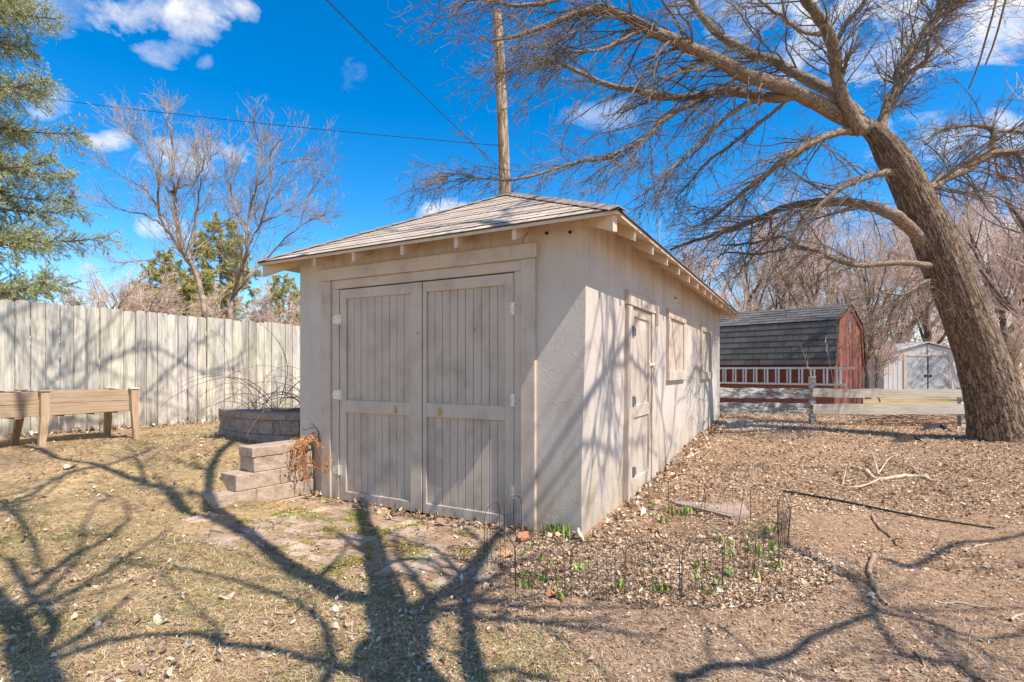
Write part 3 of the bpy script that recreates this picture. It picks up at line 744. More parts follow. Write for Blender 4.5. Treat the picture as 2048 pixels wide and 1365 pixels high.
# front door casing and jamb
def boxes(name, lst, mat, parent, b=.004):
    m = MB()
    for a in lst: m.bbox(*a, b=b)
    return m.build(name, mat, parent)
boxes('door_frame', [(-3.019, -2.882, -.036, .004, -.05, 2.30), (-.582, -.445, -.036, .004, -.05, 2.30), (-3.035, -.43, -.044, .004, 2.303, 2.43)], TRIM, ga)
boxes('door_jamb', [(-2.881, -2.776, -.012, .09, -.05, 2.206), (-.656, -.583, -.012, .09, -.05, 2.206), (-2.881, -.583, -.013, .09, 2.209, 2.302)], TRIM, ga)
m = MB(); m.box(-2.79, -.65, .10, .13, -.3, 2.25); m.build('door_gap_shade', DARK, ga)  # black sheet painting the shade of the opening behind the doors
def hinge(parent, cx, cz, flip, y=-.014, s=1.0, plane='F', bent=False):
    m = MB(); k = MB()
    sx = -1 if flip else 1
    def bx(mm, a, b, c, d, e, f):
        a, b = sorted((a * sx, b * sx))
        if plane == 'F': mm.bbox(cx + a, cx + b, y + c, y + d, cz + e, cz + f, b=.0012)
        else: mm.bbox(-y - d, -y - c, cx + a, cx + b, cz + e, cz + f, b=.0012)
    bx(m, .006, .036, -.004, 0, -.052, .052)                      # jamb leaf
    # tapered leaf on the door
    pts = [(-.006, .050), (-.080, .038), (-.090, .030), (-.090, -.030), (-.080, -.038), (-.006, -.050)]
    if plane == 'F': P = [(cx + a * sx, y, cz + b) for a, b in pts]; off = (0, -.004, 0)
    else: P = [(-y, cx + a * sx, cz + b) for a, b in pts]; off = (.004, 0, 0)
    m.prism(P, off)
    if plane == 'F': m.tube([(cx, y - .006, cz - .055), (cx, y - .006, cz + .055)], .006, 8)
    else: m.tube([(-y + .006, cx, cz - .055), (-y + .006, cx, cz + .055)], .006, 8)
    for a, b in ((.021, .038), (.021, .012), (.021, -.012), (.021, -.038), (-.022, .028), (-.022, -.028), (-.045, 0), (-.066, .02), (-.066, -.02)):
        bx(k, a - .0035, a + .0035, -.0062, -.0042, b - .0035, b + .0035)
    nf = sum(len(x) for a in m.f.values() for x in a)
    co_ = [tuple(v) for a in m.v for v in a]; fc = [tuple(int(i) for i in r_) for a in m.f.values() for x in a for r_ in x]
    b0 = len(co_); co_ += [tuple(v) for a in k.v for v in a]; fk = [tuple(int(i) + b0 for i in r_) for a in k.f.values() for x in a for r_ in x]
    me = bpy.data.meshes.new('hinge'); me.from_pydata(co_, [], fc + fk); me.polygons.foreach_set('use_smooth', np.zeros(len(fc) + len(fk), dtype=bool)); me.materials.append(ZINC if plane == 'F' else ALUD); me.materials.append(ZINCD)
    for i in range(len(fc), len(fc) + len(fk)): me.polygons[i].material_index = 1
    h = bpy.data.objects.new('hinge', me); COL.objects.link(h); h.parent = parent; return h
def leaf(x0, x1, ls, rs, nb, hx, hflip, kx, lift):
    # one leaf of the double door between x0 < x1, stile widths ls (left) and rs (right)
    d = empty('door', (0, 0, 0)); d.parent = ga
    z0, z1 = -.03, 2.198; ff = -.006 + lift
    boxes('door_rail', [(x0 + .004, x0 + ls, ff, ff + .036, z0, z1), (x1 - rs, x1 - .003, ff - .002, ff + .036, z0, z1), (x0 + ls + .001, x1 - rs - .001, ff + .001, ff + .036, z1 - .10, z1 - .001),
                        (x0 + ls + .001, x1 - rs - .001, ff + .001, ff + .036, .90, 1.03), (x0 + ls + .001, x1 - rs - .001, ff + .001, ff + .036, z0 + .001, z0 + .095)], TRIM, d, .003)
    m = MB(); w = (x1 - rs - x0 - ls) / nb
    for k in range(nb):
        a = x0 + ls + k * w
        m.bbox(a + .002, a + w - .002, ff + .022 + rnd.uniform(-.001, .001), ff + .034, z0 + .02, z1 - .02, b=.0035)
    m.build('door_boards', BOARD, d)
    m = MB(); m.box(x0 + ls - .002, x1 - rs + .002, ff + .031, ff + .038, z0 + .01, z1 - .01); m.build('groove_shade', DARK, d)  # black sheet that paints shade into the grooves between the boards
    for cz in (1.885, 1.085, .285): hinge(d, hx, cz, hflip, ff - .003)
    for cz in (.972, .93):
        m = MB(); y = ff
        m.tube([(kx, y, cz), (kx, y - .006, cz), (kx, y - .010, cz)], [.020, .019, .012], 16); m.build('door_knob', BRASS, d, True)
        m = MB(); m.tube([(kx, y - .009, cz), (kx, y - .0125, cz)], [.006, .005], 10); m.build('keyhole', ZINCD, d)
    m = MB()
    return d
leaf(-2.771, -1.671, .092, .141, 9, -2.774, False, -1.999, 0)
leaf(-1.668, -.661, .047, .091, 10, -.6585, True, -1.455, .002)
for d_, f_ in (): pass
# side door
def side_panel_boards(y0, y1, z0, z1, xx, nb, parent, name):
    m = MB(); w = (y1 - y0) / nb
    for k in range(nb): m.bbox(xx - .012, xx + rnd.uniform(-.001, .001), y0 + k * w + .003, y0 + (k + 1) * w - .003, z0, z1, b=.003)
    m.box(xx - .016, xx - .006, y0, y1, z0 + .002, z1 - .002)
    return m.build(name, BOARD, parent)
sx = -.012
boxes('side_door_frame', [(sx - .04, .034, 1.10, 1.255, .02, 1.998), (sx - .04, .034, 2.045, 2.30, .10, 1.998), (sx - .04, .044, 1.08, 2.33, 2.001, 2.145), (-.05, .03, 1.256, 2.044, .02, .075)], TRIM, ga)
sd = empty('side_door', (0, 0, 0)); sd.parent = ga
boxes('door_rail', [(-.02, .018, 1.262, 1.345, .08, 1.992), (-.02, .018, 1.955, 2.038, .08, 1.992), (-.02, .017, 1.346, 1.954, 1.90, 1.991), (-.02, .017, 1.346, 1.954, .85, .985), (-.02, .017, 1.346, 1.954, .081, .22)], TRIM, sd, .003)
m = MB(); m.box(-.06, .0, 1.25, 2.05, .05, 2.0)
side_panel_boards(1.346, 1.954, .12, 1.93, .0, 6, sd, 'door_boards')
for cz in (1.74, 1.03, .31): hinge(sd, 1.258, cz, True, -.036, 1, 'S')
m = MB(); m.bbox(.018, .028, 1.98, 2.06, 1.385, 1.425, b=.002); m.tube([(.03, 1.99, 1.405), (.045, 2.03, 1.405), (.045, 2.09, 1.39)], .007, 8); m.bbox(.034, .044, 2.07, 2.15, 1.37, 1.43, b=.003)
m.build('latch', ZINC, sd)
m = MB(); m.bbox(.045, .075, 2.16, 2.195, 1.86, 2.09, b=.003); m.build('wood_block', TRIM, ga)
def shutter(y0, y1, z0, z1):
    w_ = empty('boarded_window', (0, 0, 0)); w_.parent = ga; f = .11
    boxes('window_frame', [(-.03, .036, y0, y0 + f, z0 + .125, z1 - .116), (-.03, .036, y1 - f, y1, z0 + .125, z1 - .116), (-.03, .040, y0 - .01, y1 + .01, z1 - .115, z1), (-.03, .046, y0 - .01, y1 + .01, z0, z0 + .124)], TRIM, w_, .003)
    side_panel_boards(y0 + f, y1 - f, z0 + .10, z1 - .10, .014, 9, w_, 'window_board')
shutter(2.90, 4.02, 1.21, 2.142); shutter(5.43, 6.55, 1.185, 2.134)
# two vent holes, a crack and bent nails in the stucco
def hole(x, z, r=.014):
    m = MB(); th_ = np.linspace(0, 2 * np.pi, 14, endpoint=False)
    m.tube([(x, .003, z), (x, -.0125, z)], r, 14); m.build('vent_hole', DARK, ga)
def zpix(px, py, s): return CZ + (HY - py) * (C0[1] + .4805 * s) / F
hole(-.348, zpix(1108, 467, .348)); hole(-.135, zpix(1157, 465, .135))
m = MB()
m.tube([(-.52, -.001, 2.55), (-.535, -.001, 2.52), (-.57, -.001, 2.49), (-.575, -.001, 2.44)], .0022, 4)
cr = [(-3.09, -.001, .66), (-3.12, -.001, .70), (-3.16, -.001, .73), (-3.2, -.001, .70), (-3.24, -.001, .71), (-3.29, -.001, .68), (-3.36, -.001, .69)]
m.tube(cr, [.006, .005, .003, .004, .003, .003, .002], 4); m.tube([(-3.16, -.001, .73), (-3.2, -.001, .76), (-3.22, -.001, .745)], .003, 4); m.tube([(-3.09, -.001, .66), (-3.095, -.001, .60), (-3.085, -.001, .55)], [.008, .004, .002], 4)
m.build('crack', DARK, ga); m = MB()
m.tube([(.003, 3.4, 2.34), (.004, 3.46, 2.34)], .012, 5)
for (y, z) in ((3.7, 2.3), (3.85, 2.27), (3.5, 2.0), (3.82, 1.98), (1.9, 2.25), (4.6, 1.0)):
    m.build('nail_hole', DARK, ga); m = MB(); m.tube([(.0, y, z), (.006, y, z)], .007, 6)
m.build('nail_hole', DARK, ga)
for (x, y, z, dx) in ((-1.715, -.01, 1.70, .03), (-1.07, .014, 1.715, .02)):
    m = MB(); m.tube([(x, y, z), (x - .012, y - .012, z + .012), (x + dx * .3, y - .02, z - .01)], .0018, 5); m.build('nail', ZINCD, ga)
m = MB(); m.bbox(-3.405, -3.30, -.02, .0, -.1, .22, b=.006); m.build('footing', simple('bare footing', (.36, .26, .20), .95, 0, .3, 14, .008), ga)
#@@FENCE
# ------------------------------------------------------------------ left privacy fence
AF = 10.35
FDIR = D2; FN = np.array([.877, -.4805])      # normal towards the yard
# points on the fence: X = .5479*Y - AF
fp0 = np.array([.5479 * 3.9 - AF, 3.9])
frot = math.atan2(FDIR[1], FDIR[0])
fe = empty('privacy_fence', (fp0[0], fp0[1], 0), frot, 'tall weathered grey wooden privacy fence with dog-eared pickets along the left side', 'fence')
FL = 11.5; sec = 2.4; x = 0; pitch = .158
nsec = int(FL / sec) + 1
for si in range(nsec):
    m = MB()
    for k in range(15):
        bx = si * sec + k * (sec / 15.0) ; w_ = .158 - rnd.uniform(.005, .011) - (.0 if rnd.random() < .8 else .006)
        wx, wy = fp0 + FDIR * bx
        zb = float(terr(np.array([wx]), np.array([wy]))[0]) - .03 + rnd.uniform(-.01, .015); zt = 2.262 + rnd.uniform(-.014, .012); th = .016
        tl = rnd.uniform(-.007, .007); yo = rnd.uniform(-.009, .009)
        e = .022
        pts = [(bx, yo, zb), (bx + w_, yo, zb), (bx + w_ + tl, yo + tl, zt - e * 1.3), (bx + w_ - e * .5 + tl, yo + tl, zt - e * .4), (bx + w_ - e * 1.5 + tl, yo + tl, zt), (bx + e * 1.5 + tl, yo + tl, zt), (bx + e * .5 + tl, yo + tl, zt - e * .4), (bx + tl, yo + tl, zt - e * 1.3)]
        t = rnd.uniform(.78, 1.15) if rnd.random() < .85 else .68
        m.prism([(a, b, c) for a, b, c in pts], (0, th, 0), (t, t * rnd.uniform(.97, 1.0), t * rnd.uniform(.88, 1.02)))
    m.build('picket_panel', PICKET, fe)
    m = MB()
    for z in (.75, 1.35, 1.98): m.bbox(si * sec + .01, (si + 1) * sec - .01, .022, .060, z - .045, z + .045, b=.004)
    m.build('fence_rail', PICKET, fe)
    m = MB(); m.bbox(si * sec - .045, si * sec + .045, .062, .15, .2, 2.1, b=.005); m.build('fence_post', PICKET, fe)

# ------------------------------------------------------------------ cedar planter on legs
PFR = np.array([-4.92, 6.90])           # front right corner
pd = np.array([-.50, -.866]); pd /= np.linalg.norm(pd)      # runs left and towards the camera
pang = math.atan2(-pd[1], -pd[0])
base = PFR + pd * 1.83
pl = empty('raised_planter', (base[0], base[1], 0), pang, 'long cedar raised planter box on splayed legs, half filled with soil, before the grey fence', 'planter')
def plz(t, d=0):
    p = base + np.array([math.cos(pang), math.sin(pang)]) * t + np.array([-math.sin(pang), math.cos(pang)]) * d
    return gz1(p[0], p[1])
TZ = 1.095; BZ = TZ - .275; PL = 1.83; PD = .60
for (a, b) in ((.0, .90), (.93, PL)):
    for (d0, d1) in ((.0, .018), (PD - .018, PD)):
        m = MB(); m.bbox(a + .02, b, d0, d1, BZ, BZ + .134, b=.004); m.bbox(a + .02, b, d0, d1, BZ + .137, TZ, b=.004); m.build('side_board', CEDAR, pl)
m = MB(); m.bbox(PL - .02, PL - .002, .02, PD - .02, BZ, BZ + .134, b=.004); m.bbox(PL - .02, PL - .002, .02, PD - .02, BZ + .137, TZ, b=.004); m.build('end_board', CEDAR, pl)
m = MB(); m.bbox(0.02, .038, .02, PD - .02, BZ, TZ, b=.004); m.build('end_board', CEDAR, pl)
def pleg(t, d, dx):
    zb = plz(t, d) - .02; m = MB(); a = np.array([t, d]); s = 1 if d > .3 else -1
    w_ = .038
    def q(cx, cy, z, w1): return [(cx - w1, cy - .028, z), (cx + w1, cy - .028, z), (cx + w1, cy + .028, z), (cx - w1, cy + .028, z)]
    top = q(t, d + s * .02, TZ + .0, .042); mid = q(t + dx * .12, d + s * .035, BZ, .040); bot = q(t + dx, d + s * .075, zb, .030)
    V = top + mid + bot; Fq = [(3, 2, 1, 0), (8, 9, 10, 11)]
    for r_ in (0, 4):
        for i in range(4): j = (i + 1) % 4; Fq.append((r_ + i, r_ + j, r_ + 4 + j, r_ + 4 + i))
    m.add(V, {4: Fq}); m.build('leg', CEDARV, pl)
    m = MB(); m.bbox(t - .055, t + .055, d + s * .02 - .04, d + s * .02 + .04, TZ + .002, TZ + .022, b=.005); m.build('post_cap', CEDAR if t < PL - .1 else RAILW, pl)
for t, dx in ((.03, -.03), (.915, -.05), (PL, -.0)):
    pleg(t, -.012, dx); pleg(t, PD + .012, dx)
for t in (.45, .7, 1.15, 1.45, 1.7):
    m = MB(); m.bbox(t - .04, t + .04, .0, PD, BZ - .022, BZ - .003, b=.003); m.build('cross_slat', CEDAR, pl)
# soil heaped at the left end
N = 60; xs = np.linspace(.04, PL - .025, N); ys = np.linspace(.02, PD - .02, 24); A, B = np.meshgrid(xs, ys)
Zs = TZ - .06 + .10 * np.clip(1 - A / 1.15, 0, 1) ** .7 + (fbm(A * 9, B * 9, 4, 2) - .5) * .10 * np.clip(1.2 - A / 1.4, .15, 1)
V = np.stack([A.ravel(), B.ravel(), Zs.ravel()], 1); q = (np.arange(23)[:, None] * N + np.arange(N - 1)[None]).ravel()
mesh_np('soil', V, [np.stack([q, q + 1, q + N + 1, q + N], 1)], POTSOIL, pl)

# ------------------------------------------------------------------ stone blocks
def block(parent, a, b, depth, z0, z1, rough=.012, cutl=0):
    """block whose front face runs from a to b (xy), going back 'depth' to the left of a->b"""
    import bmesh
    a = np.array(a, float); b = np.array(b, float); L = np.linalg.norm(b - a); d = (b - a) / L; nrm = np.array([-d[1], d[0]])
    bm = bmesh.new(); bmesh.ops.create_cube(bm, size=1)
    for v in bm.verts: v.co = Vector(((v.co.x + .5) * L, (v.co.y + .5) * depth, z0 + (v.co.z + .5) * (z1 - z0)))
    bmesh.ops.bevel(bm, geom=bm.edges[:], offset=.006, segments=1, affect='EDGES')
    for ax, st, hi in ((0, .035, L), (2, .03, z1)):
        c = (0 if ax == 0 else z0) + st
        while c < hi - .01:
            co = [0, 0, 0]; co[ax] = c; no = [0, 0, 0]; no[ax] = 1
            bmesh.ops.bisect_plane(bm, geom=bm.verts[:] + bm.edges[:] + bm.faces[:], plane_co=co, plane_no=no); c += st
    sd_ = rnd.random() * 50
    for v in bm.verts:
        if v.co.y < .008:
            v.co.y += -rough * .6 + mnoise.fractal(Vector((v.co.x * 14 + sd_, v.co.z * 14, sd_)), 1, 2, 4) * rough
        else:
            v.co += Vector((mnoise.noise(v.co * 9 + Vector((sd_, 0, 0))), mnoise.noise(v.co * 9 + Vector((0, sd_, 0))), mnoise.noise(v.co * 9) * .5)) * .004
    m = MB(); m.bm(bm); V = m.v[0]
    W_ = a[None, :] + V[:, 0:1] * d[None] + V[:, 1:2] * nrm[None]
    m.v[0] = np.column_stack([W_, V[:, 2]])
    return m.build('block', BLOCK2 if parent['category'] == 'block steps' else BLOCK, parent)
st = empty('block_steps', (0, 0, 0), 0, 'stepped stack of tan retaining wall blocks beside the garage front corner', 'block steps')
SA = np.array([-2.78, 4.97]); SB = np.array([-2.17, 5.82]); sdv = (SB - SA) / np.linalg.norm(SB - SA); sln = np.linalg.norm(SB - SA)
def along(t, off=0): return SA + sdv * t + np.array([-sdv[1], sdv[0]]) * off
def course(ts, z0, z1, off=0, depth=.30, rough=.008):
    for i in range(len(ts) - 1): block(st, along(ts[i] + .002, off), along(ts[i + 1] - .002, off), depth, z0, z1, rough)
course([.12, .62, sln], -.12, -.0, -.02)
course([0, .40, .82, sln], .003, .165)
course([.20, .66, sln], .168, .325, .006)
course([.38, .74, sln - .01], .328, .475, .012, .27)
block(st, along(.36, .0), along(.70, .0), .26, .478, .575, .005)
block(st, along(.705, .03), along(sln - .01, .03), .24, .478, .575, .005)
rw = empty('raised_bed_wall', (0, 0, 0), 0, 'curved wall of dark split-face blocks with flat caps holding the bramble bed', 'block wall')
wp = [(-3.98, 7.25), (-3.72, 6.95), (-3.40, 6.72), (-3.06, 6.50), (-2.72, 6.42), (-2.42, 6.46)]
for zi, (z0, z1) in enumerate(((.38, .555), (.558, .735), (.738, .825))):
    P = wp if zi != 1 else [wp[0]] + [tuple((np.array(wp[i]) + np.array(wp[i + 1])) / 2) for i in range(5)] + [wp[-1]]
    for i in range(len(P) - 1):
        a = np.array(P[i]); b = np.array(P[i + 1]); d = (b - a) / np.linalg.norm(b - a)
        if zi == 2: nrm = np.array([-d[1], d[0]]); a = a - nrm * .015; b = b - nrm * .015
        block(rw, a + d * .002, b - d * .002, .24 if zi < 2 else .27, z0, z1, .022 if zi < 2 else .012)
bs = MB(); P = np.array([(-3.9, 7.3), (-3.2, 6.9), (-2.5, 6.72), (-2.1, 7.3), (-2.2, 8.0), (-3.6, 8.1)])
so_ = mesh_np('bed_soil', np.column_stack([P, np.full(6, .775)]), [np.arange(6)[None]], POTSOIL, rw)
#@@PLANTS
# ------------------------------------------------------------------ brambles, vine, grass clump, weeds
def canes(name, label, cat, roots, n, L, mat, bias, r=.004, up=1.0, spread=.5, sub=0, seed=1, K=12, wob=.05, parent=None):
    g = np.random.default_rng(seed); roots = np.asarray(roots, float)
    P = np.empty((n, K, 3)); ri = g.integers(0, len(roots), n); P[:, 0] = roots[ri] + g.normal(size=(n, 3)) * (.06, .06, 0)
    d = np.column_stack([g.normal(size=n) * spread, g.normal(size=n) * spread * .6, np.full(n, up)]); d /= np.linalg.norm(d, axis=1, keepdims=True)
    ln = g.uniform(L[0], L[1], n); b = np.asarray(bias, float)
    out = np.sign(d[:, 0])[:, None] * np.array([1, 0, 0])
    for k in range(1, K):
        d = d + (b + out * .22) / (K - 1) * 2.2 + g.normal(size=(n, 3)) * wob; d /= np.linalg.norm(d, axis=1, keepdims=True)
        P[:, k] = P[:, k - 1] + d * (ln / (K - 1))[:, None]
    Rr = np.full((n, K), r) * np.linspace(1, .4, K)[None] * g.uniform(.7, 1.2, (n, 1))
    bt = [(P, Rr, 4)]
    if sub:
        P2, R2 = grow(P, Rr, sub, (.08, .35), (30, 70), .6, 1, .0015, (0, 0, -.2), .12, 5, .2, g=g); bt.append((P2, R2, 3))
    return bt
root = empty('bramble_bush', (-2.85, 7.0, .77), 0, 'bare arching bramble canes growing in the block-walled bed against the fence', 'shrub')
bt = canes('c', '', '', [(-.55, .1, 0), (-.2, 0, 0), (.1, .1, 0), (.3, .0, 0)], 46, (.7, 1.7), CANE, (0, -.05, -1.15), .0045, 1.2, .45, 160, 5)
tubes_obj('canes', bt, CANE, root)
# two long canes that reach high across the fence
root2 = empty('bramble_cane', (-3.05, 6.9, .77), 0, 'single long bare cane arching high across the fence boards', 'shrub')
a = U(560, 800, 6.9) - np.array([-3.05, 6.9, .77])
tubes_obj('cane', [(resample([U(560, 806, 6.9), U(575, 740, 6.85), U(560, 690, 6.8), U(530, 655, 6.75), U(500, 640, 6.7), U(470, 625, 6.7)], 20)[None] - np.array([-3.05, 6.9, .77]), np.linspace(.005, .002, 20)[None], 4),
                   (resample([U(470, 806, 6.95), U(462, 760, 6.9), U(450, 700, 6.9), U(432, 668, 6.9), U(420, 660, 6.9)], 16)[None] - np.array([-3.05, 6.9, .77]), np.linspace(.004, .002, 16)[None], 4)], CANE, root2)
# dry straw clump at the foot of the wall
root = empty('dry_grass_clump', tuple(G(455, 868)), 0, 'clump of bleached dry stalks leaning at the left end of the block bed', 'dry grass')
bt = canes('c', '', '', [(0, 0, 0), (.12, .0, 0), (-.08, .05, 0)], 90, (.2, .55), STRAW, (0, 0, -.9), .003, 1.0, .7, 0, 9, 7, .08)
tubes_obj('stalks', bt, STRAW, root)
# orange dead vine spilling over the steps
vp = along(.86, -.03); root = empty('dried_vine', (vp[0], vp[1], .58), 0, 'orange brown dead vine hanging over the right end of the block steps', 'dead plant')
g = np.random.default_rng(4); n = 26; P = np.empty((n, 9, 3)); P[:, 0] = np.column_stack([g.uniform(-.14, .14, n), g.uniform(-.02, .18, n), g.uniform(.0, .06, n)])
d = np.column_stack([g.normal(size=n) * .5, np.full(n, -.6), g.uniform(0, .6, n)])
for k in range(1, 9):
    d = d + np.array([0, .08, -.55]) + g.normal(size=(n, 3)) * .25; d[:, 1] = np.where(P[:, k - 1, 2] < -.02, d[:, 1] * .3, d[:, 1]); d /= np.linalg.norm(d, axis=1, keepdims=True)
    P[:, k] = P[:, k - 1] + d * g.uniform(.03, .085, n)[:, None]
vt = tubes_obj('stems', [(P, np.full((n, 9), .0028), 4)], VINE, root)
lf = MB()
pp = P.reshape(-1, 3)
V = []; Fq = []
for i in range(240):
    c = pp[g.integers(0, len(pp))] + g.normal(size=3) * .018; s = g.uniform(.012, .03); a = g.normal(size=3); a /= np.linalg.norm(a); b = np.cross(a, g.normal(size=3)); b /= np.linalg.norm(b)
    k = len(V); V += [c - a * s, c - b * s * .5 + np.cross(a, b) * s * .3, c + a * s, c + b * s * .5]; Fq.append((k, k + 1, k + 2, k + 3))
mesh_np('leaves', np.array(V), [np.array(Fq)], VINE, root)

def sprout(pos, n, h, seed, cols, label, name='green_shoots', group=None, cat='plant', spread=.35, wd=.009):
    g = np.random.default_rng(seed); r0 = empty(name, tuple(pos), 0, label, cat, group)
    V = []; Fq = []; Tn = []
    for i in range(n):
        b = g.normal(size=2) * .022 * math.sqrt(n / 6); a = g.uniform(0, 6.28); L = h * g.uniform(.6, 1.1); w_ = wd * g.uniform(.7, 1.2)
        ln = g.uniform(.05, spread); dx, dy = math.cos(a) * ln, math.sin(a) * ln; sx_, sy_ = -math.sin(a) * w_, math.cos(a) * w_
        c = np.array(cols[g.integers(0, len(cols))]) * g.uniform(.8, 1.2); k = len(V)
        for j, (t, ww) in enumerate(((0, .6), (.35, 1), (.7, .8), (1, .08))):
            cx_, cy_, cz_ = b[0] + dx * L * t * t * 1.4, b[1] + dy * L * t * t * 1.4, L * t * (1 - .25 * ln * t) - .005
            V += [(cx_ - sx_ * ww, cy_ - sy_ * ww, cz_), (cx_, cy_, cz_ - w_ * .35 * ww), (cx_ + sx_ * ww, cy_ + sy_ * ww, cz_)]; Tn += [c, c * .8, c]
        for j in range(3):
            o = k + j * 3; Fq += [(o, o + 1, o + 4, o + 3), (o + 1, o + 2, o + 5, o + 4)]
    mesh_np('blades', np.array(V), [np.array(Fq)], SHOOT, r0, tint=np.array(Tn)); return r0
GC = [(.22, .36, .05), (.32, .46, .08), (.16, .28, .04), (.40, .50, .12)]
def gp(px, py):
    p = G(px, py); p[2] = gz1(p[0], p[1]); return p
sprout(gp(1101, 1072), 14, .13, 1, GC, 'left of two thick green shoot clusters touching the garage front corner', group='shoots by the garage wall')
sprout(gp(1127, 1076), 26, .14, 2, GC, 'right, widest thick cluster of green shoots at the garage front corner', group='shoots by the garage wall')
sprout(gp(1348, 1030), 16, .11, 3, GC, 'leafy green clump left of the flagstone, beside a dark dead leaf', group='shoots by the flagstone')
sprout(gp(1378, 1030), 18, .10, 4, GC, 'leafy green clump at the flagstone, right of its twin', group='shoots by the flagstone')
sprout(gp(1533, 1070), 20, .09, 5, GC, 'wide bright green clump at the back right inside the wire border', group='shoots in the bed')
sprout(gp(1158, 1140), 16, .05, 6, GC, 'round low green leaves alone in the middle of the bed', spread=1.2, wd=.016)
sprout(gp(640, 985), 10, .05, 7, GC, 'small green weed at the foot of the block steps by the garage', spread=1.3, wd=.014)
sprout(gp(575, 1036), 8, .05, 8, GC, 'small green weed on the edge of the brick paving', spread=1.2, wd=.014)
sprout(gp(492, 868), 12, .10, 9, [(.16, .30, .04), (.45, .12, .18), (.3, .42, .06)], 'green plant with pinkish leaves below the block bed wall', spread=.9, wd=.014)
spl = [(1065, 1096), (1042, 1118), (1052, 1158), (1048, 1176), (1090, 1130), (1077, 1168), (1096, 1166), (1130, 1200), (1240, 1186), (1304, 1016), (1323, 1046), (1400, 1142), (1399, 1168), (1429, 1178), (1463, 1092),
       (1462, 1116), (1462, 1156), (1494, 1080), (1499, 1106), (1518, 1112), (1538, 1122), (1548, 1106), (1568, 1104), (1504, 1143), (1511, 1160), (1553, 1141), (1330, 1192), (1413, 1192), (1440, 1090), (1305, 1186)]
for i, (a, b) in enumerate(spl):
    sprout(gp(a, b), rnd.randint(4, 9), rnd.uniform(.05, .10), 20 + i, GC, 'small tuft of pale green shoots scattered through the wire-edged garden bed', group='small shoots in the garden bed')

# ------------------------------------------------------------------ wire border fence
wf = empty('garden_border', (0, 0, 0), 0, 'low rusty folding wire border with arched panels around the garden bed', 'garden edging')
def wpanel(a, b, h, lean=(0, 0)):
    a = np.array(a); b = np.array(b); L = np.linalg.norm(b[:2] - a[:2]); ln = np.array([lean[0], lean[1], 0.])
    m = MB()
    def pt(u, z): p = a * (1 - u) + b * u; return p + np.array([0, 0, z]) + ln * z
    hs_ = h * .78
    P = [pt(0, -.03), pt(0, hs_ * .5), pt(0, hs_)] + [pt(.5 - .5 * math.cos(t), hs_ + (h - hs_) * math.sin(t)) for t in np.linspace(.25, math.pi - .25, 9)] + [pt(1, hs_), pt(1, hs_ * .5), pt(1, -.03)]
    m.tube(P, .0028, 5)
    for k in range(1, 6):
        u = k / 6; top = hs_ + (h - hs_) * math.sin(math.acos(1 - 2 * u)) * (1 if k in (3,) else .45)
        if k in (2, 3, 4): top = hs_ + (h - hs_) * (.30 if k != 3 else .5)
        else: top = hs_ * .86
        m.tube([pt(u, .0), pt(u, top)], .0016, 3)
    m.tube([pt(2 / 6, hs_ + (h - hs_) * .3), pt(2.4 / 6, hs_ + (h - hs_) * .52), pt(.5, hs_ + (h - hs_) * .6), pt(3.6 / 6, hs_ + (h - hs_) * .52), pt(4 / 6, hs_ + (h - hs_) * .3)], .0017, 3)
    for z in (.10, hs_ * .80): m.tube([pt(0, z), pt(.5, z - .004), pt(1, z)], .0016, 3)
    m.build('wire_panel', WIRE, wf)
bp = lambda x, y: gp(x, y)
WP = [((969, 1118), (999, 1090), .36, (0, 0)), ((1009, 1088), (1043, 1072), .36, (0, .0)), ((974, 1143), (1031, 1187), .33, (0, 0)), ((1031, 1187), (1130, 1199), .33, (-.02, .1)), ((1142, 1201), (1249, 1201), .33, (0, .05)),
      ((1252, 1199), (1360, 1206), .33, (0, .05)), ((1363, 1201), (1444, 1185), .33, (.03, .05)), ((1445, 1175), (1508, 1159), .33, (.05, 0)), ((1496, 1161), (1557, 1136), .34, (0, 0)), ((1557, 1136), (1575, 1107), .36, (.08, 0)),
      ((1575, 1107), (1555, 1072), .36, (.05, 0)), ((1555, 1072), (1501, 1048), .36, (0, 0)), ((1475, 1060), (1398, 1038), .38, (.32, .3)), ((1410, 1037), (1337, 1028), .38, (0, 0))]
for (a, b, h, l) in WP: wpanel(bp(*a), bp(*b), h, l)

# ------------------------------------------------------------------ loose things on the ground
def stick(name, label, pts, r, mat, cat='stick', sub=None, group=None, lift=.5, calm=False):
    P = []
    for i, (px, py) in enumerate(pts):
        p = gp(px, py); P.append(p)
    P = np.array(P); o = P.mean(0); rt = empty(name, tuple(o), 0, label, cat, group)
    n = max(6, len(P) * 4); Q = resample(P, n); Q[:, 2] = gz(Q[:, 0], Q[:, 1]) + r * lift + .004
    if calm: Q[:, 2] = terr(Q[:, 0], Q[:, 1]) + r * lift + .012
    else: Q += rg.normal(size=Q.shape) * r * .18
    tubes_obj('stem', [((Q - o)[None], (r * np.linspace(1, .55, n))[None], 7)], mat, rt, True)
    for s in (sub or []):
        S = np.array([gp(a, b) for a, b in s[0]]); S = resample(S, 8); S[:, 2] = gz(S[:, 0], S[:, 1]) + s[1] + .01 + np.sin(np.linspace(0, 2.2, 8)) * s[2]
        tubes_obj('twig', [((S - o)[None], (s[1] * np.linspace(1, .5, 8))[None], 5)], mat, rt, True)
    return rt
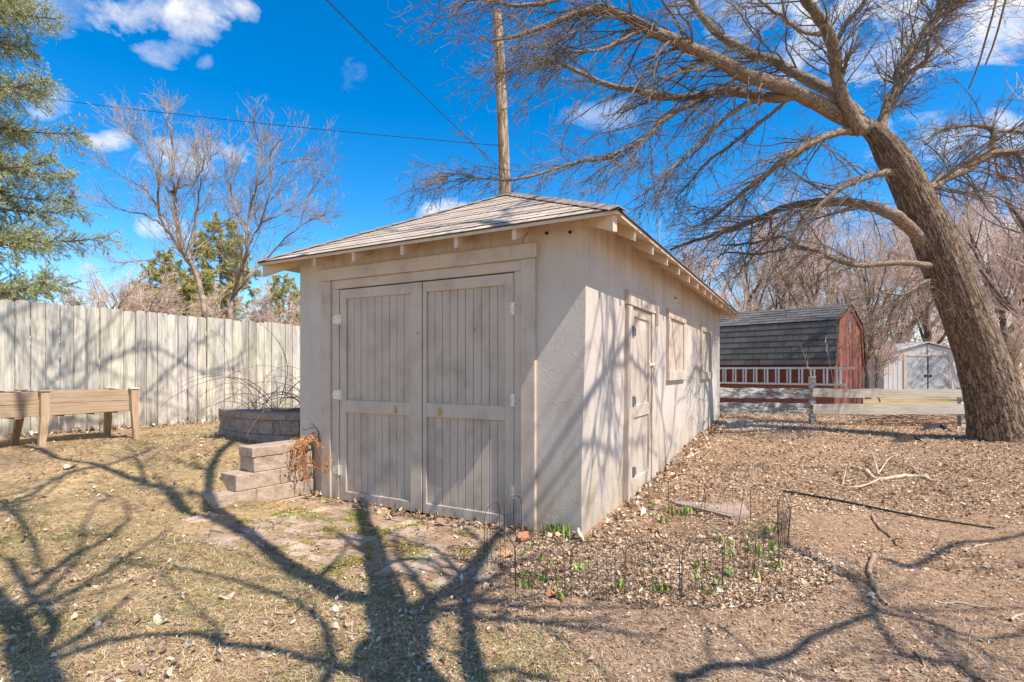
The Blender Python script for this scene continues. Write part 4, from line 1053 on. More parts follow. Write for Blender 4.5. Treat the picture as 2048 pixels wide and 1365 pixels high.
stick('fallen_branch', 'largest fallen forked branch, pale barked, lying on the leaf litter right of the garage', [(1705, 936), (1735, 950), (1757, 962), (1800, 957), (1840, 955), (1872, 967)], .030, STICKL, 'branch',
      [([(1757, 962), (1735, 975), (1700, 983), (1660, 974), (1620, 968), (1590, 960)], .012, .03), ([(1757, 955), (1748, 935), (1740, 918)], .012, .10), ([(1757, 950), (1775, 932), (1790, 922)], .011, .06), ([(1840, 955), (1828, 945), (1822, 940)], .012, .03),
       ([(1660, 972), (1640, 962), (1610, 958), (1600, 955)], .008, .02), ([(1685, 972), (1690, 960), (1692, 948)], .007, .06)])
stick('stick', 'crooked dark stick lying in the shade just below the black pipe', [(1745, 1031), (1755, 1052), (1775, 1072), (1795, 1094)], .012, STICK, group='sticks on the ground', sub=[([(1790, 1083), (1806, 1090)], .007, .01)])
stick('stick', 'thick curved bare stick standing out on the brown soil, right foreground', [(1748, 1116), (1739, 1145), (1742, 1168), (1755, 1190), (1770, 1210)], .018, STICK, group='sticks on the ground')
stick('stick', 'thin three-pronged twig below the thick curved stick', [(1665, 1222), (1700, 1225), (1722, 1228), (1732, 1235)], .006, STICK, group='sticks on the ground', sub=[([(1722, 1228), (1716, 1212), (1706, 1204)], .004, .01), ([(1722, 1228), (1738, 1222)], .004, .01)])
stick('stick', 'pale straight stick at the right edge below the pipe end', [(1930, 1108), (1950, 1100), (1975, 1092)], .010, STICKL, group='sticks on the ground')
stick('stick', 'dark curled stick near the bottom right of the yard', [(1830, 1306), (1843, 1320), (1849, 1334), (1842, 1344)], .008, STICK, group='sticks on the ground')
stick('stick', 'hooked twig in the centre foreground soil', [(1665, 1340), (1690, 1335), (1702, 1328)], .007, STICK, group='sticks on the ground', sub=[([(1672, 1337), (1670, 1322)], .005, .01)])
stick('stick', 'bleached broken stick cut by the right picture edge', [(2020, 1245), (2035, 1237), (2055, 1228)], .009, STICKL, group='sticks on the ground')
stick('stick', 'long thin twig lying flat in the right foreground', [(1870, 1204), (1920, 1210), (1975, 1217)], .006, STICKL, group='sticks on the ground')
stick('stick', 'small dark twig right of the paving corner, in the foreground', [(985, 1285), (992, 1305), (996, 1318)], .006, STICK, group='sticks on the ground')
stick('stick', 'tangled root stub in front of the door gap', [(740, 1002), (755, 1006), (768, 1012)], .006, STICK, group='sticks on the ground', sub=[([(755, 1006), (748, 1018)], .004, .01), ([(758, 1007), (765, 1025)], .004, .01), ([(752, 1004), (738, 985)], .003, .04)])
stick('twig_bundle', 'loose thin twigs left of the forked fallen branch', [(1575, 945), (1600, 962), (1640, 968)], .007, STICK, 'stick', [([(1604, 950), (1612, 928), (1628, 910)], .005, .10), ([(1580, 966), (1620, 966)], .005, .01)])
# black irrigation pipe
stick('black_pipe', 'long black plastic pipe running straight across the litter to the right', [(1566, 986), (1620, 995), (1700, 1010), (1780, 1027), (1860, 1042), (1990, 1062)], .013, CABLE, 'pipe', lift=.6, calm=True)
# flagstone and timber edging
def slab(name, label, pts, h, mat, cat, up=.0):
    P = np.array([gp(a, b) for a, b in pts]); o = P.mean(0); r0 = MB(); z = o[2] + up
    Q = resample(np.vstack([P, P[:1]]), len(P) * 3)[:-1] - o; Q[:, 2] = up + .012
    Q[:, :2] += rg.normal(size=(len(Q), 2)) * .008
    r0.prism(Q - np.array([0, 0, h]), (0, 0, h)); ob = r0.build(name, mat); ob.location = tuple(o); tag(ob, label, cat); return ob
slab('flagstone', 'large flat pinkish flagstone half buried in leaves beside the wire border', [(1345, 1002), (1400, 992), (1450, 999), (1488, 1012), (1495, 1034), (1455, 1040), (1395, 1024), (1350, 1012)], .05, STONE, 'stone')
slab('edging_timber', 'short grey landscape timber sunk in leaves behind the flagstone', [(1378, 966), (1440, 970), (1495, 976), (1498, 985), (1440, 980), (1378, 975)], .08, simple('buried timber', (.25, .18, .125), .95, 0, .4, 8, .004), 'timber', .0)
slab('brick', 'loose red brick lying at the foot of the door post behind the wire border', [(1037, 1075), (1056, 1074), (1058, 1084), (1039, 1086)], .05, TERRA, 'brick', .03)
def shard(name, label, px, py, s, mat, cat, seed):
    g = np.random.default_rng(seed); p = gp(px, py); n = 9; th_ = np.linspace(0, 2 * np.pi, n, endpoint=False)
    ring_ = np.column_stack([np.cos(th_) * s, np.sin(th_) * s * .7, .35 * s * np.cos(th_ * 2) + s * .35]) * g.uniform(.75, 1.15, (n, 1))
    V = np.vstack([[(0, 0, s * .1)], ring_, ring_ + [0, 0, .003], [(0, 0, s * .1 + .003)]]); Ft = [(0, 1 + (i + 1) % n, 1 + i) for i in range(n)] + [(2 * n + 1, 1 + n + i, 1 + n + (i + 1) % n) for i in range(n)]
    Fq = [(1 + i, 1 + (i + 1) % n, 1 + n + (i + 1) % n, 1 + n + i) for i in range(n)]
    c, s_ = math.cos(seed), math.sin(seed); V = np.column_stack([V[:, 0] * c - V[:, 1] * s_, V[:, 0] * s_ + V[:, 1] * c, V[:, 2]])
    o = mesh_np(name, V, [np.array(Ft), np.array(Fq)], mat); o.location = tuple(p); tag(o, label, cat); return o
shard('curled_leaf', 'big curled rusty orange dead leaf at the left end of the wire border', 1013, 1118, .075, TERRA, 'leaf', 2)
shard('curled_leaf', 'curled brown dead leaf under the front wire panel', 1103, 1197, .05, TERRA, 'leaf', 5)
LEAFP = simple('pale dead leaf', (.58, .48, .36), .85, 0, .15, 30)
shard('curled_leaf', 'large pale dead leaf near the side wall corner of the garage', 1226, 1034, .05, LEAFP, 'leaf', 8)
shard('curled_leaf', 'cream dead leaf alone at the left of the block steps', 140, 945, .07, LEAFP, 'leaf', 3)
shard('curled_leaf', 'white curled leaf in the lawn, left foreground', 455, 1196, .045, LEAFP, 'leaf', 4)
shard('curled_leaf', 'large lobed pale leaf in the lawn foreground', 325, 1240, .05, LEAFP, 'leaf', 6)
shard('curled_leaf', 'pale torn leaf beside the thick curved stick', 1742, 1194, .035, LEAFP, 'leaf', 7)
# black landscape fabric and brush by the rail fence
def cloth(name, label, pts, w_, h, mat, cat):
    P = np.array([gp(a, b) for a, b in pts]); o = P.mean(0); Q = resample(P, 24) - o; V = []; 
    for i, q_ in enumerate(Q):
        e = math.sin(math.pi * i / 23)
        for j in range(7):
            t = j / 6 - .5; V.append((q_[0] + rnd.uniform(-.01, .01), q_[1] + t * w_ * (.4 + .6 * e), q_[2] + .01 + h * e * (1 - 4 * t * t) + rnd.uniform(-.01, .012)))
    k = (np.arange(23)[:, None] * 7 + np.arange(6)[None]).ravel(); ob = mesh_np(name, np.array(V), [np.stack([k, k + 7, k + 8, k + 1], 1)], mat, smooth=True); ob.location = tuple(o); tag(ob, label, cat); return ob
cloth('fabric_and_shadow', 'crumpled black landscape fabric on the ground left of the leaning tree', [(1840, 862), (1862, 858), (1880, 856), (1905, 866)], .25, .07, FABRIC, 'fabric')
cloth('fabric_and_shadow', 'low mound coloured dark as shadowed lumps, between fence post and leaning tree', [(1788, 884), (1815, 878), (1845, 884)], .35, .07, simple('painted shadow', (.045, .033, .027), .95, 0, .4, 20), 'painted shadow lump')  # shadow lumps on the ground, painted as a near-black mound
br = empty('brush_pile', tuple(gp(1850, 848)), 0, 'low heap of reddish cut twigs behind the lower fence rail', 'brush')
g = np.random.default_rng(8); n = 90; P = np.empty((n, 5, 3)); P[:, 0] = np.column_stack([g.uniform(-1.1, .9, n), g.uniform(-.2, .2, n), g.uniform(.02, .16, n)]); d = np.column_stack([g.choice([-1, 1], n), g.normal(size=n) * .3, g.normal(size=n) * .12])
for k in range(1, 5): d = d + g.normal(size=(n, 3)) * .12; P[:, k] = P[:, k - 1] + d * .12
P[:, :, 2] = np.abs(P[:, :, 2]); tubes_obj('twigs', [(P, np.full((n, 5), .010), 4)], STICK, br)
# white gravel spill near the rear corner of the garage
g = np.random.default_rng(3); n = 2600; c0 = gp(1490, 850); X = c0[0] + g.normal(size=n) * .55; Y = c0[1] + g.normal(size=n) * .35; k = ~blocked(X, Y); X = X[k]; Y = Y[k]; n = len(X); Z = gz(X, Y)
T = np.array([(1, 0, 0), (-1, 0, 0), (0, 1, 0), (0, -1, 0), (0, 0, 1), (0, 0, -1)], float); Fo = np.array([(0, 2, 4), (2, 1, 4), (1, 3, 4), (3, 0, 4), (2, 0, 5), (1, 2, 5), (3, 1, 5), (0, 3, 5)])
S = g.uniform(.006, .02, (n, 1, 1)); V = (T[None] + g.normal(size=(n, 6, 3)) * .2) * S * np.array([1, 1, .6]) + np.stack([X, Y, Z + .008], 1)[:, None, :]
o = mesh_np('gravel', V.reshape(-1, 3), [(np.arange(n)[:, None, None] * 6 + Fo[None]).reshape(-1, 3)], GRAVEL); tag(o, kind='stuff')
# moss tufts between the pavers
g = np.random.default_rng(5); n = 9000; lx = g.uniform(-3.0, -.5, n); ly = g.uniform(-1.6, -.1, n); k = (fbm(lx * 3.1 + 3, ly * 3.1 + 7, 4, 2) > .60); lx = lx[k]; ly = ly[k]; n = len(lx)
X = C0[0] + lx * .877 + ly * .4805; Y = C0[1] - lx * .4805 + ly * .877; Z = gz(X, Y)
S = g.uniform(.004, .012, (n, 1, 1)); V = (T[None] + g.normal(size=(n, 6, 3)) * .2) * S * np.array([1, 1, .8]) + np.stack([X, Y, Z + .008], 1)[:, None, :]
Cc = np.array([(.26, .24, .05), (.32, .28, .07), (.20, .18, .04)])[g.integers(0, 3, n)]
o = mesh_np('moss', V.reshape(-1, 3), [(np.arange(n)[:, None, None] * 6 + Fo[None]).reshape(-1, 3)], BLADE, tint=np.repeat(Cc, 6, 0)); tag(o, kind='stuff')
#@@SHEDS
# ------------------------------------------------------------------ red gambrel shed
w1 = np.array([-.70, .714]); w2 = np.array([.714, .70]); srot = math.atan2(w2[1], w2[0])
s0 = np.array([(1668 - CX) / F * 14.2, 14.2]); SZ = .18
rs = empty('barn_shed', (s0[0], s0[1], SZ), srot, 'small red wooden barn shed with grey shingled gambrel roof behind the rail fence', 'shed')
GW = 3.0; GL = 4.2; gh = 1.36; bz = 2.50; pk = 3.03; bi = .24
prof = [(0, 0), (0, gh), (bi + .02, bz - .05), (GW / 2, pk - .06), (GW - bi - .02, bz - .05), (GW, gh), (GW, 0)]
m = MB(); m.prism([(x, 0, z - .1 if z == 0 else z) for x, z in prof], (0, .04, 0)); m.prism([(x, GL - .04, z - .1 if z == 0 else z) for x, z in prof], (0, .04, 0))
m.box(0, .04, .04, GL - .04, -.1, gh + .02); m.box(GW - .04, GW, .04, GL - .04, -.1, gh + .02)
for k in range(1, 15): m.box(-.004, .0, k * .29 - .006, k * .29 + .006, -.05, gh)      # grooves read as thin battens
for k in range(1, 11): m.box(k * .28 - .005, k * .28 + .005, -.003, .0, -.05, gh - .02)
m.build('wall', REDP, rs)
def plane_roof(a, b, y0, y1, thk, rows, parent, name, mat, sgn):
    V = []; Fq = []; UV = []
    a = np.array(a, float); b = np.array(b, float); L = np.linalg.norm(b - a); d = (b - a) / L; nm = np.array([-d[1], d[0]]) * sgn
    for k in range(rows):
        p = a + (b - a) * k / rows; q_ = a + (b - a) * min(1, (k + 1.02) / rows)
        P0 = p + nm * (thk + .012); P1 = q_ + nm * (thk + .001); P2 = p + nm * (thk - .003)
        i = len(V); V += [(P0[0], y0, P0[1]), (P0[0], y1, P0[1]), (P1[0], y1, P1[1]), (P1[0], y0, P1[1])]; Fq.append((i, i + 1, i + 2, i + 3)); UV += [(y0, k * .18), (y1, k * .18), (y1, k * .18 + .176), (y0, k * .18 + .176)]
        i = len(V); V += [(P2[0], y0, P2[1]), (P2[0], y1, P2[1]), (P0[0], y1, P0[1]), (P0[0], y0, P0[1])]; Fq.append((i, i + 1, i + 2, i + 3)); UV += [(0, 0)] * 4
    i = len(V)
    for (p, t) in ((a, 0), (a, thk), (b, thk), (b, 0)):
        P = p + nm * t; V += [(P[0], y0, P[1]), (P[0], y1, P[1])]
    Fq += [(i, i + 2, i + 4, i + 6), (i + 1, i + 7, i + 5, i + 3), (i, i + 6, i + 7, i + 1), (i, i + 1, i + 3, i + 2)]; UV += [(0, 0)] * 16
    return V, Fq, UV
Va = []; Fa = []; Ua = []
for (a, b, rows, sg) in (((-.09, gh - .06), (bi, bz), 7, 1), ((bi - .03, bz - .01), (GW / 2, pk), 6, 1), ((GW + .09, gh - .06), (GW - bi, bz), 7, -1), ((GW - bi + .03, bz - .01), (GW / 2, pk), 6, -1)):
    V, Fq, UV = plane_roof(a, b, -.07, GL + .07, .03, rows, None, '', None, sg); k = len(Va); Va += V; Fa += [tuple(i + k for i in f) for f in Fq]; Ua += UV
mesh_np('roof', np.array(Va), [np.array(Fa)], SHINGLE_G, rs, uv=np.array(Ua))
m = MB()
for sgx in (0, 1):
    f = (lambda x: x) if sgx == 0 else (lambda x: GW - x)
    for (a, b) in (((-.06, gh - .05), (bi + .0, bz - .02)), ((bi + .0, bz - .02), (GW / 2, pk - .0))):
        a = np.array(a); b = np.array(b); d = (b - a) / np.linalg.norm(b - a); nn_ = np.array([d[1], -d[0]]) * .10
        pts = [(f(a[0]), -.045, a[1]), (f(b[0]), -.045, b[1]), (f(b[0] + nn_[0] * (0 if b[0] > 1 else 1)), -.045, b[1] + (nn_[1] if b[0] < 1 else -.12)), (f(a[0] + nn_[0]), -.045, a[1] + nn_[1])]
        m.prism(pts, (0, .04, 0))
m.bbox(-.012, .08, -.014, 0, -.1, gh, b=.003); m.bbox(GW - .08, GW + .012, -.014, 0, -.1, gh, b=.003)
m.build('trim_board', REDT, rs)
m = MB()
for k in range(6): m.bbox(GW / 2 - .12, GW / 2 + .12, -.02, -.002, 2.25 + k * .05, 2.29 + k * .05, b=.003)
m.build('gable_vent', simple('grey vent', (.30, .26, .25), .7), rs)
m = MB(); m.bbox(-.02, .06, .2, GL, -.1, -.02, b=.004); m.build('floor_skid', DARK, rs)
# ladder lying against the shed wall
la = empty('extension_ladder', (s0[0], s0[1], SZ), srot, 'aluminium extension ladder hung sideways along the red shed wall', 'ladder')
for (x_, y_0, y_1, nr, off) in ((-.14, -.50, 4.0, 14, 0), (-.10, -.36, 3.7, 13, -.05)):
    for z in (.775, 1.215):
        m = MB(); m.bbox(x_ - .016, x_ + .016, y_0 + (.0 if z > 1 else .2), y_1, z - .028, z + .028, b=.003); m.build('rail', ALU, la)
    for k in range(nr):
        y = y_0 + .32 + off + k * .305
        if y > y_1 - .05: continue
        m = MB(); m.tube([(x_, y, .80), (x_, y, 1.19)], .026, 8); m.build('rung', ALU, la)
m = MB(); m.bbox(-.15, -.0, -.30, -.26, 1.235, 1.265, b=.003); m.bbox(-.15, .0, 3.0, 3.04, .71, .745, b=.003); m.bbox(-.15, .0, .3, .34, .71, .745, b=.003); m.build('bracket', WIRE, la)
# two tall dry weeds before the shed
for i, (a, b, c, lab) in enumerate((((1632, 800), (1618, 740), (1600, 687), 'tall thin dry weed stalk before the left part of the red shed, leaning left'), ((1672, 790), (1662, 740), (1650, 680), 'shorter dry weed stalk between the fence post and the shed corner'))):
    P = resample([U(*a, 11.4), U(*b, 11.4), U(*c, 11.4)], 8); P[0, 2] = gz1(P[0, 0], P[0, 1]); o = P[0].copy(); rt = empty('weed_stalk', tuple(o), 0, lab, 'weed', 'dry weeds by the rail fence')
    Pb, Rb = grow(P[None], np.full((1, 8), .01), 5, (.15, .35), (15, 40), .5, 1, .004, (0, 0, .2), .1, 4, .3)
    tubes_obj('stalk', [((P - o)[None], np.linspace(.010, .005, 8)[None], 4), (Pb - o, Rb, 3)], STRAW, rt)

# ------------------------------------------------------------------ white metal shed
ms = empty('metal_shed', ((1768 - CX) / F * 22, 22, .2), 0, 'white metal garden shed with faded grey sliding doors, left of the leaning trunk', 'shed')
MW = 3.60; MH = 1.80; MP = 2.27; ML = 3.0
m = MB()
m.prism([(0, 0, 0), (MW, 0, 0), (MW, 0, MH), (MW * .5, 0, MP - .05), (0, 0, MH)], (0, ML, 0)); 
for k in range(1, 5): m.box(k * .19 - .005, k * .19 + .005, -.012, -.0, .02, MH - .06)
for k in range(1, 4): m.box(MW - k * .19 - .005, MW - k * .19 + .005, -.012, -.0, .02, MH - .06)
m.build('wall', SHEDW, ms)
m = MB()
for (a, b) in (((-.06, MH - .02), (MW / 2, MP)), ((MW + .06, MH - .02), (MW / 2, MP))):
    m.prism([(a[0], -.08, a[1]), (b[0], -.08, b[1]), (b[0], -.08, b[1] + .05), (a[0], -.08, a[1] + .05)], (0, ML + .16, 0))
m.build('roof', SHEDW, ms)
boxes('door_frame', [(.80, .93, -.03, -.001, .0, MH - .10), (MW - .93, MW - .80, -.03, -.001, .0, MH - .10), (.80, MW - .80, -.035, -.001, MH - .098, MH - .02)], SHEDB, ms)
m = MB(); m.bbox(MW / 2 - .02, MW / 2 + .02, -.03, -.002, MH, MP - .06, b=.003); m.build('gable_strip', simple('grey strip', (.4, .4, .42), .6), ms)
for (a, b, k) in ((.935, MW / 2 - .03, 1), (MW / 2 + .03, MW - .935, -1)):
    d = boxes('door', [(a, b, -.02, -.002, .03, MH - .102)], SHEDD, ms)
    hx = b - .07 if k == 1 else a + .07
    m = MB(); m.bbox(hx - .05, hx + .05, -.035, -.0205, .84, .95, b=.004); m.build('handle', FABRIC, d)
m = MB(); m.box(MW / 2 - .03, MW / 2 + .03, -.012, -.001, .03, MH - .1); m.build('door_gap', DARK, ms)

# ------------------------------------------------------------------ post and rail fence
rf = empty('rail_fence', (4.42, 11.32, 0), 0, 'low weathered two-rail fence with peeling paint between garage and leaning tree', 'fence')
Pp = [np.array([4.30, 11.34]), np.array([6.21, 11.0]), np.array([8.98, 10.62])]
Oo = np.array([4.42, 11.32])
def railseg(a, b, z0a, z1a, z0b, z1b, mat, th=.04, sag=.0, ends=0):
    a = a - Oo; b = b - Oo; d = (b - a) / np.linalg.norm(b - a); L = np.linalg.norm(b - a); n = 14
    ob = empty('rail', (a[0], a[1], 0), math.atan2(d[1], d[0])); V = []
    bpy.data.objects.remove(ob)
    for i in range(n + 1):
        t = i / n; e = math.sin(math.pi * t); wv = .006 * math.sin(t * 17 + z0a * 9)
        for (y, z) in ((-th / 2, z0a + (z0b - z0a) * t - sag * e + wv), (th / 2, z0a + (z0b - z0a) * t - sag * e + wv), (th / 2, z1a + (z1b - z1a) * t - sag * .6 * e + wv * 1.4), (-th / 2, z1a + (z1b - z1a) * t - sag * .6 * e + wv * 1.4)):
            V.append((t * L, y, z))
    Fq = [(0, 1, 2, 3), (n * 4 + 3, n * 4 + 2, n * 4 + 1, n * 4)]
    for i in range(n):
        for j in range(4): k = (j + 1) % 4; Fq.append((i * 4 + j, i * 4 + 4 + j, i * 4 + 4 + k, i * 4 + k))
    o = mesh_np('rail', np.array(V), [np.array(Fq)], mat, rf); o.location = (a[0], a[1], 0); o.rotation_euler = (0, 0, math.atan2(d[1], d[0]))
railseg(Pp[0], Pp[1] + (-.03, .0), .755, .965, .75, .965, PEEL); railseg(Pp[0], Pp[1] + (-.03, 0), .43, .655, .44, .66, PEEL)
railseg(Pp[1] + (-.04, -.075), Pp[2] + (.1, -.07), .79, .965, .81, .97, RAILW, sag=.012); railseg(Pp[1] + (-.03, -.075), Pp[2] + (.12, -.07), .45, .655, .47, .665, RAILW, sag=.01)
for i, p in enumerate(Pp):
    q_ = p - Oo; m = MB(); h_ = (1.12, 1.22, 1.0)[i]; m.bbox(q_[0] - .055, q_[0] + .055, q_[1] - .045, q_[1] + .055, -.1, h_, b=.010); m.build('post', PEEL, rf)
tp = empty('steel_post', (9.25, 10.5, .15), 0, 'thin dark green steel post beside the fence end at the leaning tree', 'post')
boxes('stake', [(-.02, .02, -.004, .004, -.1, .95), (-.004, .004, .004, .03, -.1, .95)], GREENM, tp, .001)
#@@POLE
# ------------------------------------------------------------------ utility pole and wires
pb = U(1011, 740, 13.5); up_ = empty('utility_pole', (pb[0], pb[1], .3), 0, 'tall bare wooden utility pole rising behind the garage roof peak', 'pole')
Pt = np.array([U(1012, 800, 13.5), U(1012, 560, 13.5), U(1010, 390, 13.5), U(1004, 220, 13.5), U(998, 90, 13.5), U(994, 27, 13.5)]) - np.array([pb[0], pb[1], .3])
Pt = resample(Pt, 30)
tubes_obj('shaft', [(Pt[None], np.linspace(.165, .115, 30)[None], 18)], POLEW, up_, True)
m = MB(); e = Pt[-1]; m.tube([e + (0, 0, -.01), e + (0, 0, .06), e + (0, 0, .10)], [.115, .10, .03], 16); m.build('pole_top', POLEW, up_)
m = MB()
for z, s_ in ((4.6, 1), (5.0, -1), (5.5, 1), (6.0, -1), (3.9, -1)):
    c = np.array([np.interp(z, Pt[:, 2], Pt[:, 0]), 0, z]); m.tube([c + (s_ * .12, 0, 0), c + (s_ * .26, -.03, 0), c + (s_ * .26, -.03, .03)], .012, 6)
m.build('pole_step', WIRE, up_)
def wire(label, A, B, sag, r):
    A = np.array(A); B = np.array(B); t = np.linspace(0, 1, 60)[:, None]; P = A * (1 - t) + B * t; P[:, 2] -= sag * 4 * (t * (1 - t))[:, 0]
    rt = empty('overhead_wire', tuple(A), 0, label, 'cable', 'overhead wires'); tubes_obj('cable', [((P - A)[None], np.full((1, 60), r), 6)], CABLE, rt, True)
wire('thin wire running left from the pole behind the spruce', U(1004, 292, 13.5), U(-250, 150, 17), .15, .008)
wire('black wire sloping steeply down from the top of the picture to the pole', U(1009, 345, 13.5), U(470, -185, 4.2), .05, .0065)
#@@TREES
# ------------------------------------------------------------------ trees
def infrustum(P, marg=1.03):
    Y = P[..., 1]; ok = (Y > .05) & (np.abs(P[..., 0]) < .962 * marg * Y) & (P[..., 2] - CZ < .6955 * marg * Y)
    return ok.any(-1)
def limb_obj(parent, o, pts, r0, r1, mat=None, n=None, sides=12, wob=.012):
    n = n or max(10, len(pts) * 5); Q = resample(pts, n); g = np.random.default_rng(len(pts) + int(abs(Q[0, 0]) * 100))
    Q[1:-1] += np.stack([fbm(np.linspace(0, n / 3, n - 2), np.full(n - 2, 7.3 * k), 2, n + k) - .5 for k in range(3)], 1) * wob * 4
    rr = np.linspace(r0, r1, n) * (1 + (fbm(np.linspace(0, n / 5, n), np.full(n, r0 * 91), 2, n) - .5) * .25)
    tubes_obj('limb', [((Q - o)[None], rr[None], sides)], mat or BARK_L, parent, True)
    return Q, rr
ht = empty('leaning_tree', tuple(G(1998, 882)), 0, 'big leaning bare tree with furrowed trunk and long drooping limbs, at the right', 'tree')
HO = np.array(ht.location)
# trunk: centre line px, py, depth, width in photo pixels
tr = [(2012, 905, 8.7, 152), (2006, 880, 8.7, 134), (1997, 840, 8.68, 120), (1985, 790, 8.66, 114), (1962, 715, 8.62, 104), (1932, 635, 8.58, 97), (1905, 565, 8.55, 96), (1882, 515, 8.52, 94), (1856, 450, 8.5, 88), (1832, 400, 8.47, 84), (1806, 345, 8.44, 82), (1780, 305, 8.4, 82), (1755, 272, 8.38, 68), (1722, 244, 8.35, 48), (1698, 230, 8.33, 30)]
TP = np.array([U(a, b, d) for a, b, d, w_ in tr]); TW = np.array([w_ * .86 / F * d / 2 for a, b, d, w_ in tr])
_t = np.gradient(TP, axis=0); TW = TW * np.clip(np.abs(_t[:, 2]) / np.hypot(_t[:, 0], _t[:, 2]), .62, 1)
NR = 260; SD = 110
Q = resample(TP, NR); tw = np.interp(np.linspace(0, 1, NR), np.linspace(0, 1, len(TW)), TW)
V, q_, uv = tube_arrays((Q - HO)[None], tw[None], SD)
V = V.reshape(NR, SD, 3); ctr = (Q - HO)[:, None, :]; nrm = V - ctr; nrm /= np.linalg.norm(nrm, axis=2, keepdims=True)
th_ = np.arange(SD) / SD * 2 * np.pi; Ls = np.concatenate([[0], np.cumsum(np.linalg.norm(Q[1:] - Q[:-1], axis=1))])
def pern(k, zs, s):   # noise periodic around the trunk
    a = np.cos(th_) * k; b = np.sin(th_) * k; return fbm(a[None, :] + zs[:, None] * .37 + 50, b[None, :] + zs[:, None] * .9 + 50, 3, s)
disp = np.zeros((NR, SD))
rid = 1 - np.abs(2 * pern(7.5, Ls * 1.2, 3) - 1) * 2.2; rid2 = pern(3.2, Ls * 2.5, 8) - .5; big = pern(1.3, Ls * .8, 12) - .5
disp = .012 * rid + .016 * rid2 + .03 * big - .01
flare = np.exp(-Ls / .28)[:, None] * (.05 + .09 * (pern(2.2, Ls * .1, 33) - .35)); disp = disp + flare
disp = disp * np.clip(tw / .3, .4, 1)[:, None]
V = (V + nrm * disp[:, :, None]).reshape(-1, 3)
# knots
mesh_np('trunk', V, [q_], BARK, ht, uv=uv, smooth=True)
hl = []
def HL(pts, w0, w1):
    P = [U(a, b, d) for a, b, d in pts]; d0 = pts[0][2]; d1 = pts[-1][2]
    Q, rr = limb_obj(ht, HO, P, w0 * .9 / F * d0 / 2, w1 * .9 / F * d1 / 2); hl.append((Q, rr)); return Q
HL([(1745, 262, 8.4), (1700, 240, 8.3), (1624, 202, 8.1), (1565, 173, 7.9), (1507, 157, 7.7), (1466, 137, 7.6), (1414, 113, 7.5), (1346, 79, 7.3), (1295, 58, 7.2), (1243, 31, 7.1), (1200, 14, 7.0), (1158, 26, 6.9), (1105, 48, 6.8), (1040, 70, 6.7), (980, 85, 6.6)], 37, 5)
HL([(1720, 235, 8.4), (1671, 192, 8.5), (1624, 166, 8.7), (1589, 146, 8.8), (1548, 123, 8.9), (1500, 106, 9.0), (1449, 79, 9.1), (1414, 44, 9.2), (1394, 20, 9.3), (1375, -20, 9.4), (1340, -80, 9.5)], 28, 12)
HL([(1600, 190, 8.0), (1550, 197, 8.1), (1500, 190, 8.2), (1432, 183, 8.2), (1363, 197, 8.3), (1295, 185, 8.3), (1226, 174, 8.3), (1158, 144, 8.3), (1110, 125, 8.3), (1060, 130, 8.3), (1000, 150, 8.3)], 24, 4)
HL([(1725, 262, 8.2), (1697, 220, 8.1), (1679, 176, 8.0), (1671, 132, 7.9), (1665, 88, 7.8), (1647, 53, 7.7), (1630, 23, 7.6), (1612, 0, 7.5), (1585, -50, 7.4), (1560, -110, 7.3)], 29, 15)
HL([(1670, 88, 7.8), (1691, 50, 7.8), (1720, 18, 7.8), (1734, 0, 7.8), (1750, -30, 7.8)], 11, 6)
HL([(1768, 280, 8.4), (1764, 256, 8.5), (1773, 217, 8.6), (1794, 176, 8.7), (1797, 146, 8.8), (1826, 97, 8.9), (1858, 59, 9.0), (1873, 29, 9.0), (1882, 0, 9.1), (1895, -50, 9.2)], 24, 11)
HL([(1866, 45, 9.0), (1882, 32, 9.0), (1905, 18, 9.0), (1931, 0, 9.0), (1960, -20, 9.0)], 11, 6)
HL([(1794, 178, 8.7), (1815, 150, 8.6), (1852, 123, 8.5), (1858, 90, 8.4), (1872, 60, 8.4)], 13, 5)
HL([(1712, 262, 8.3), (1688, 264, 8.2), (1653, 272, 8.0), (1609, 293, 7.8), (1565, 319, 7.6), (1530, 352, 7.9), (1480, 390, 8.2), (1440, 425, 8.6), (1405, 450, 9.0)], 19, 4)
HL([(1790, 344, 8.4), (1769, 345, 8.3), (1735, 355, 8.2), (1690, 372, 8.0), (1663, 392, 7.9), (1622, 430, 7.8), (1585, 478, 7.7), (1560, 520, 7.6)], 17, 5)
HL([(1850, 490, 8.5), (1827, 464, 8.4), (1806, 444, 8.3), (1776, 423, 8.2), (1724, 409, 8.5), (1673, 406, 8.7), (1615, 406, 8.9), (1570, 416, 9.1), (1519, 437, 9.3), (1478, 454, 9.5), (1433, 468, 9.7), (1382, 485, 9.9), (1340, 500, 10.1)], 29, 5)
HL([(1860, 532, 8.4), (1834, 529, 8.3), (1793, 527, 8.2), (1741, 531, 8.1), (1690, 527, 8.0), (1656, 512, 8.3), (1622, 500, 8.5), (1587, 492, 8.7), (1553, 502, 9.0), (1502, 509, 9.3), (1450, 505, 9.6)], 14, 4)
HL([(1600, 494, 8.6), (1570, 475, 8.8), (1530, 482, 9.2), (1480, 490, 9.5), (1440, 490, 9.8)], 8, 3)
HL([(1835, 385, 8.5), (1861, 375, 8.6), (1895, 355, 8.7), (1936, 338, 8.8), (1964, 317, 8.9), (1998, 307, 9.0), (2048, 302, 9.1), (2110, 290, 9.2)], 24, 14)
HL([(1985, 312, 8.95), (1984, 281, 9.0), (1990, 262, 9.0), (1984, 255, 9.0), (1961, 252, 9.0), (1917, 254, 9.0), (1880, 262, 9.0), (1850, 290, 9.0)], 15, 4)
HL([(1988, 268, 9.0), (2010, 262, 9.0), (2048, 262, 9.1), (2090, 255, 9.1)], 9, 5)
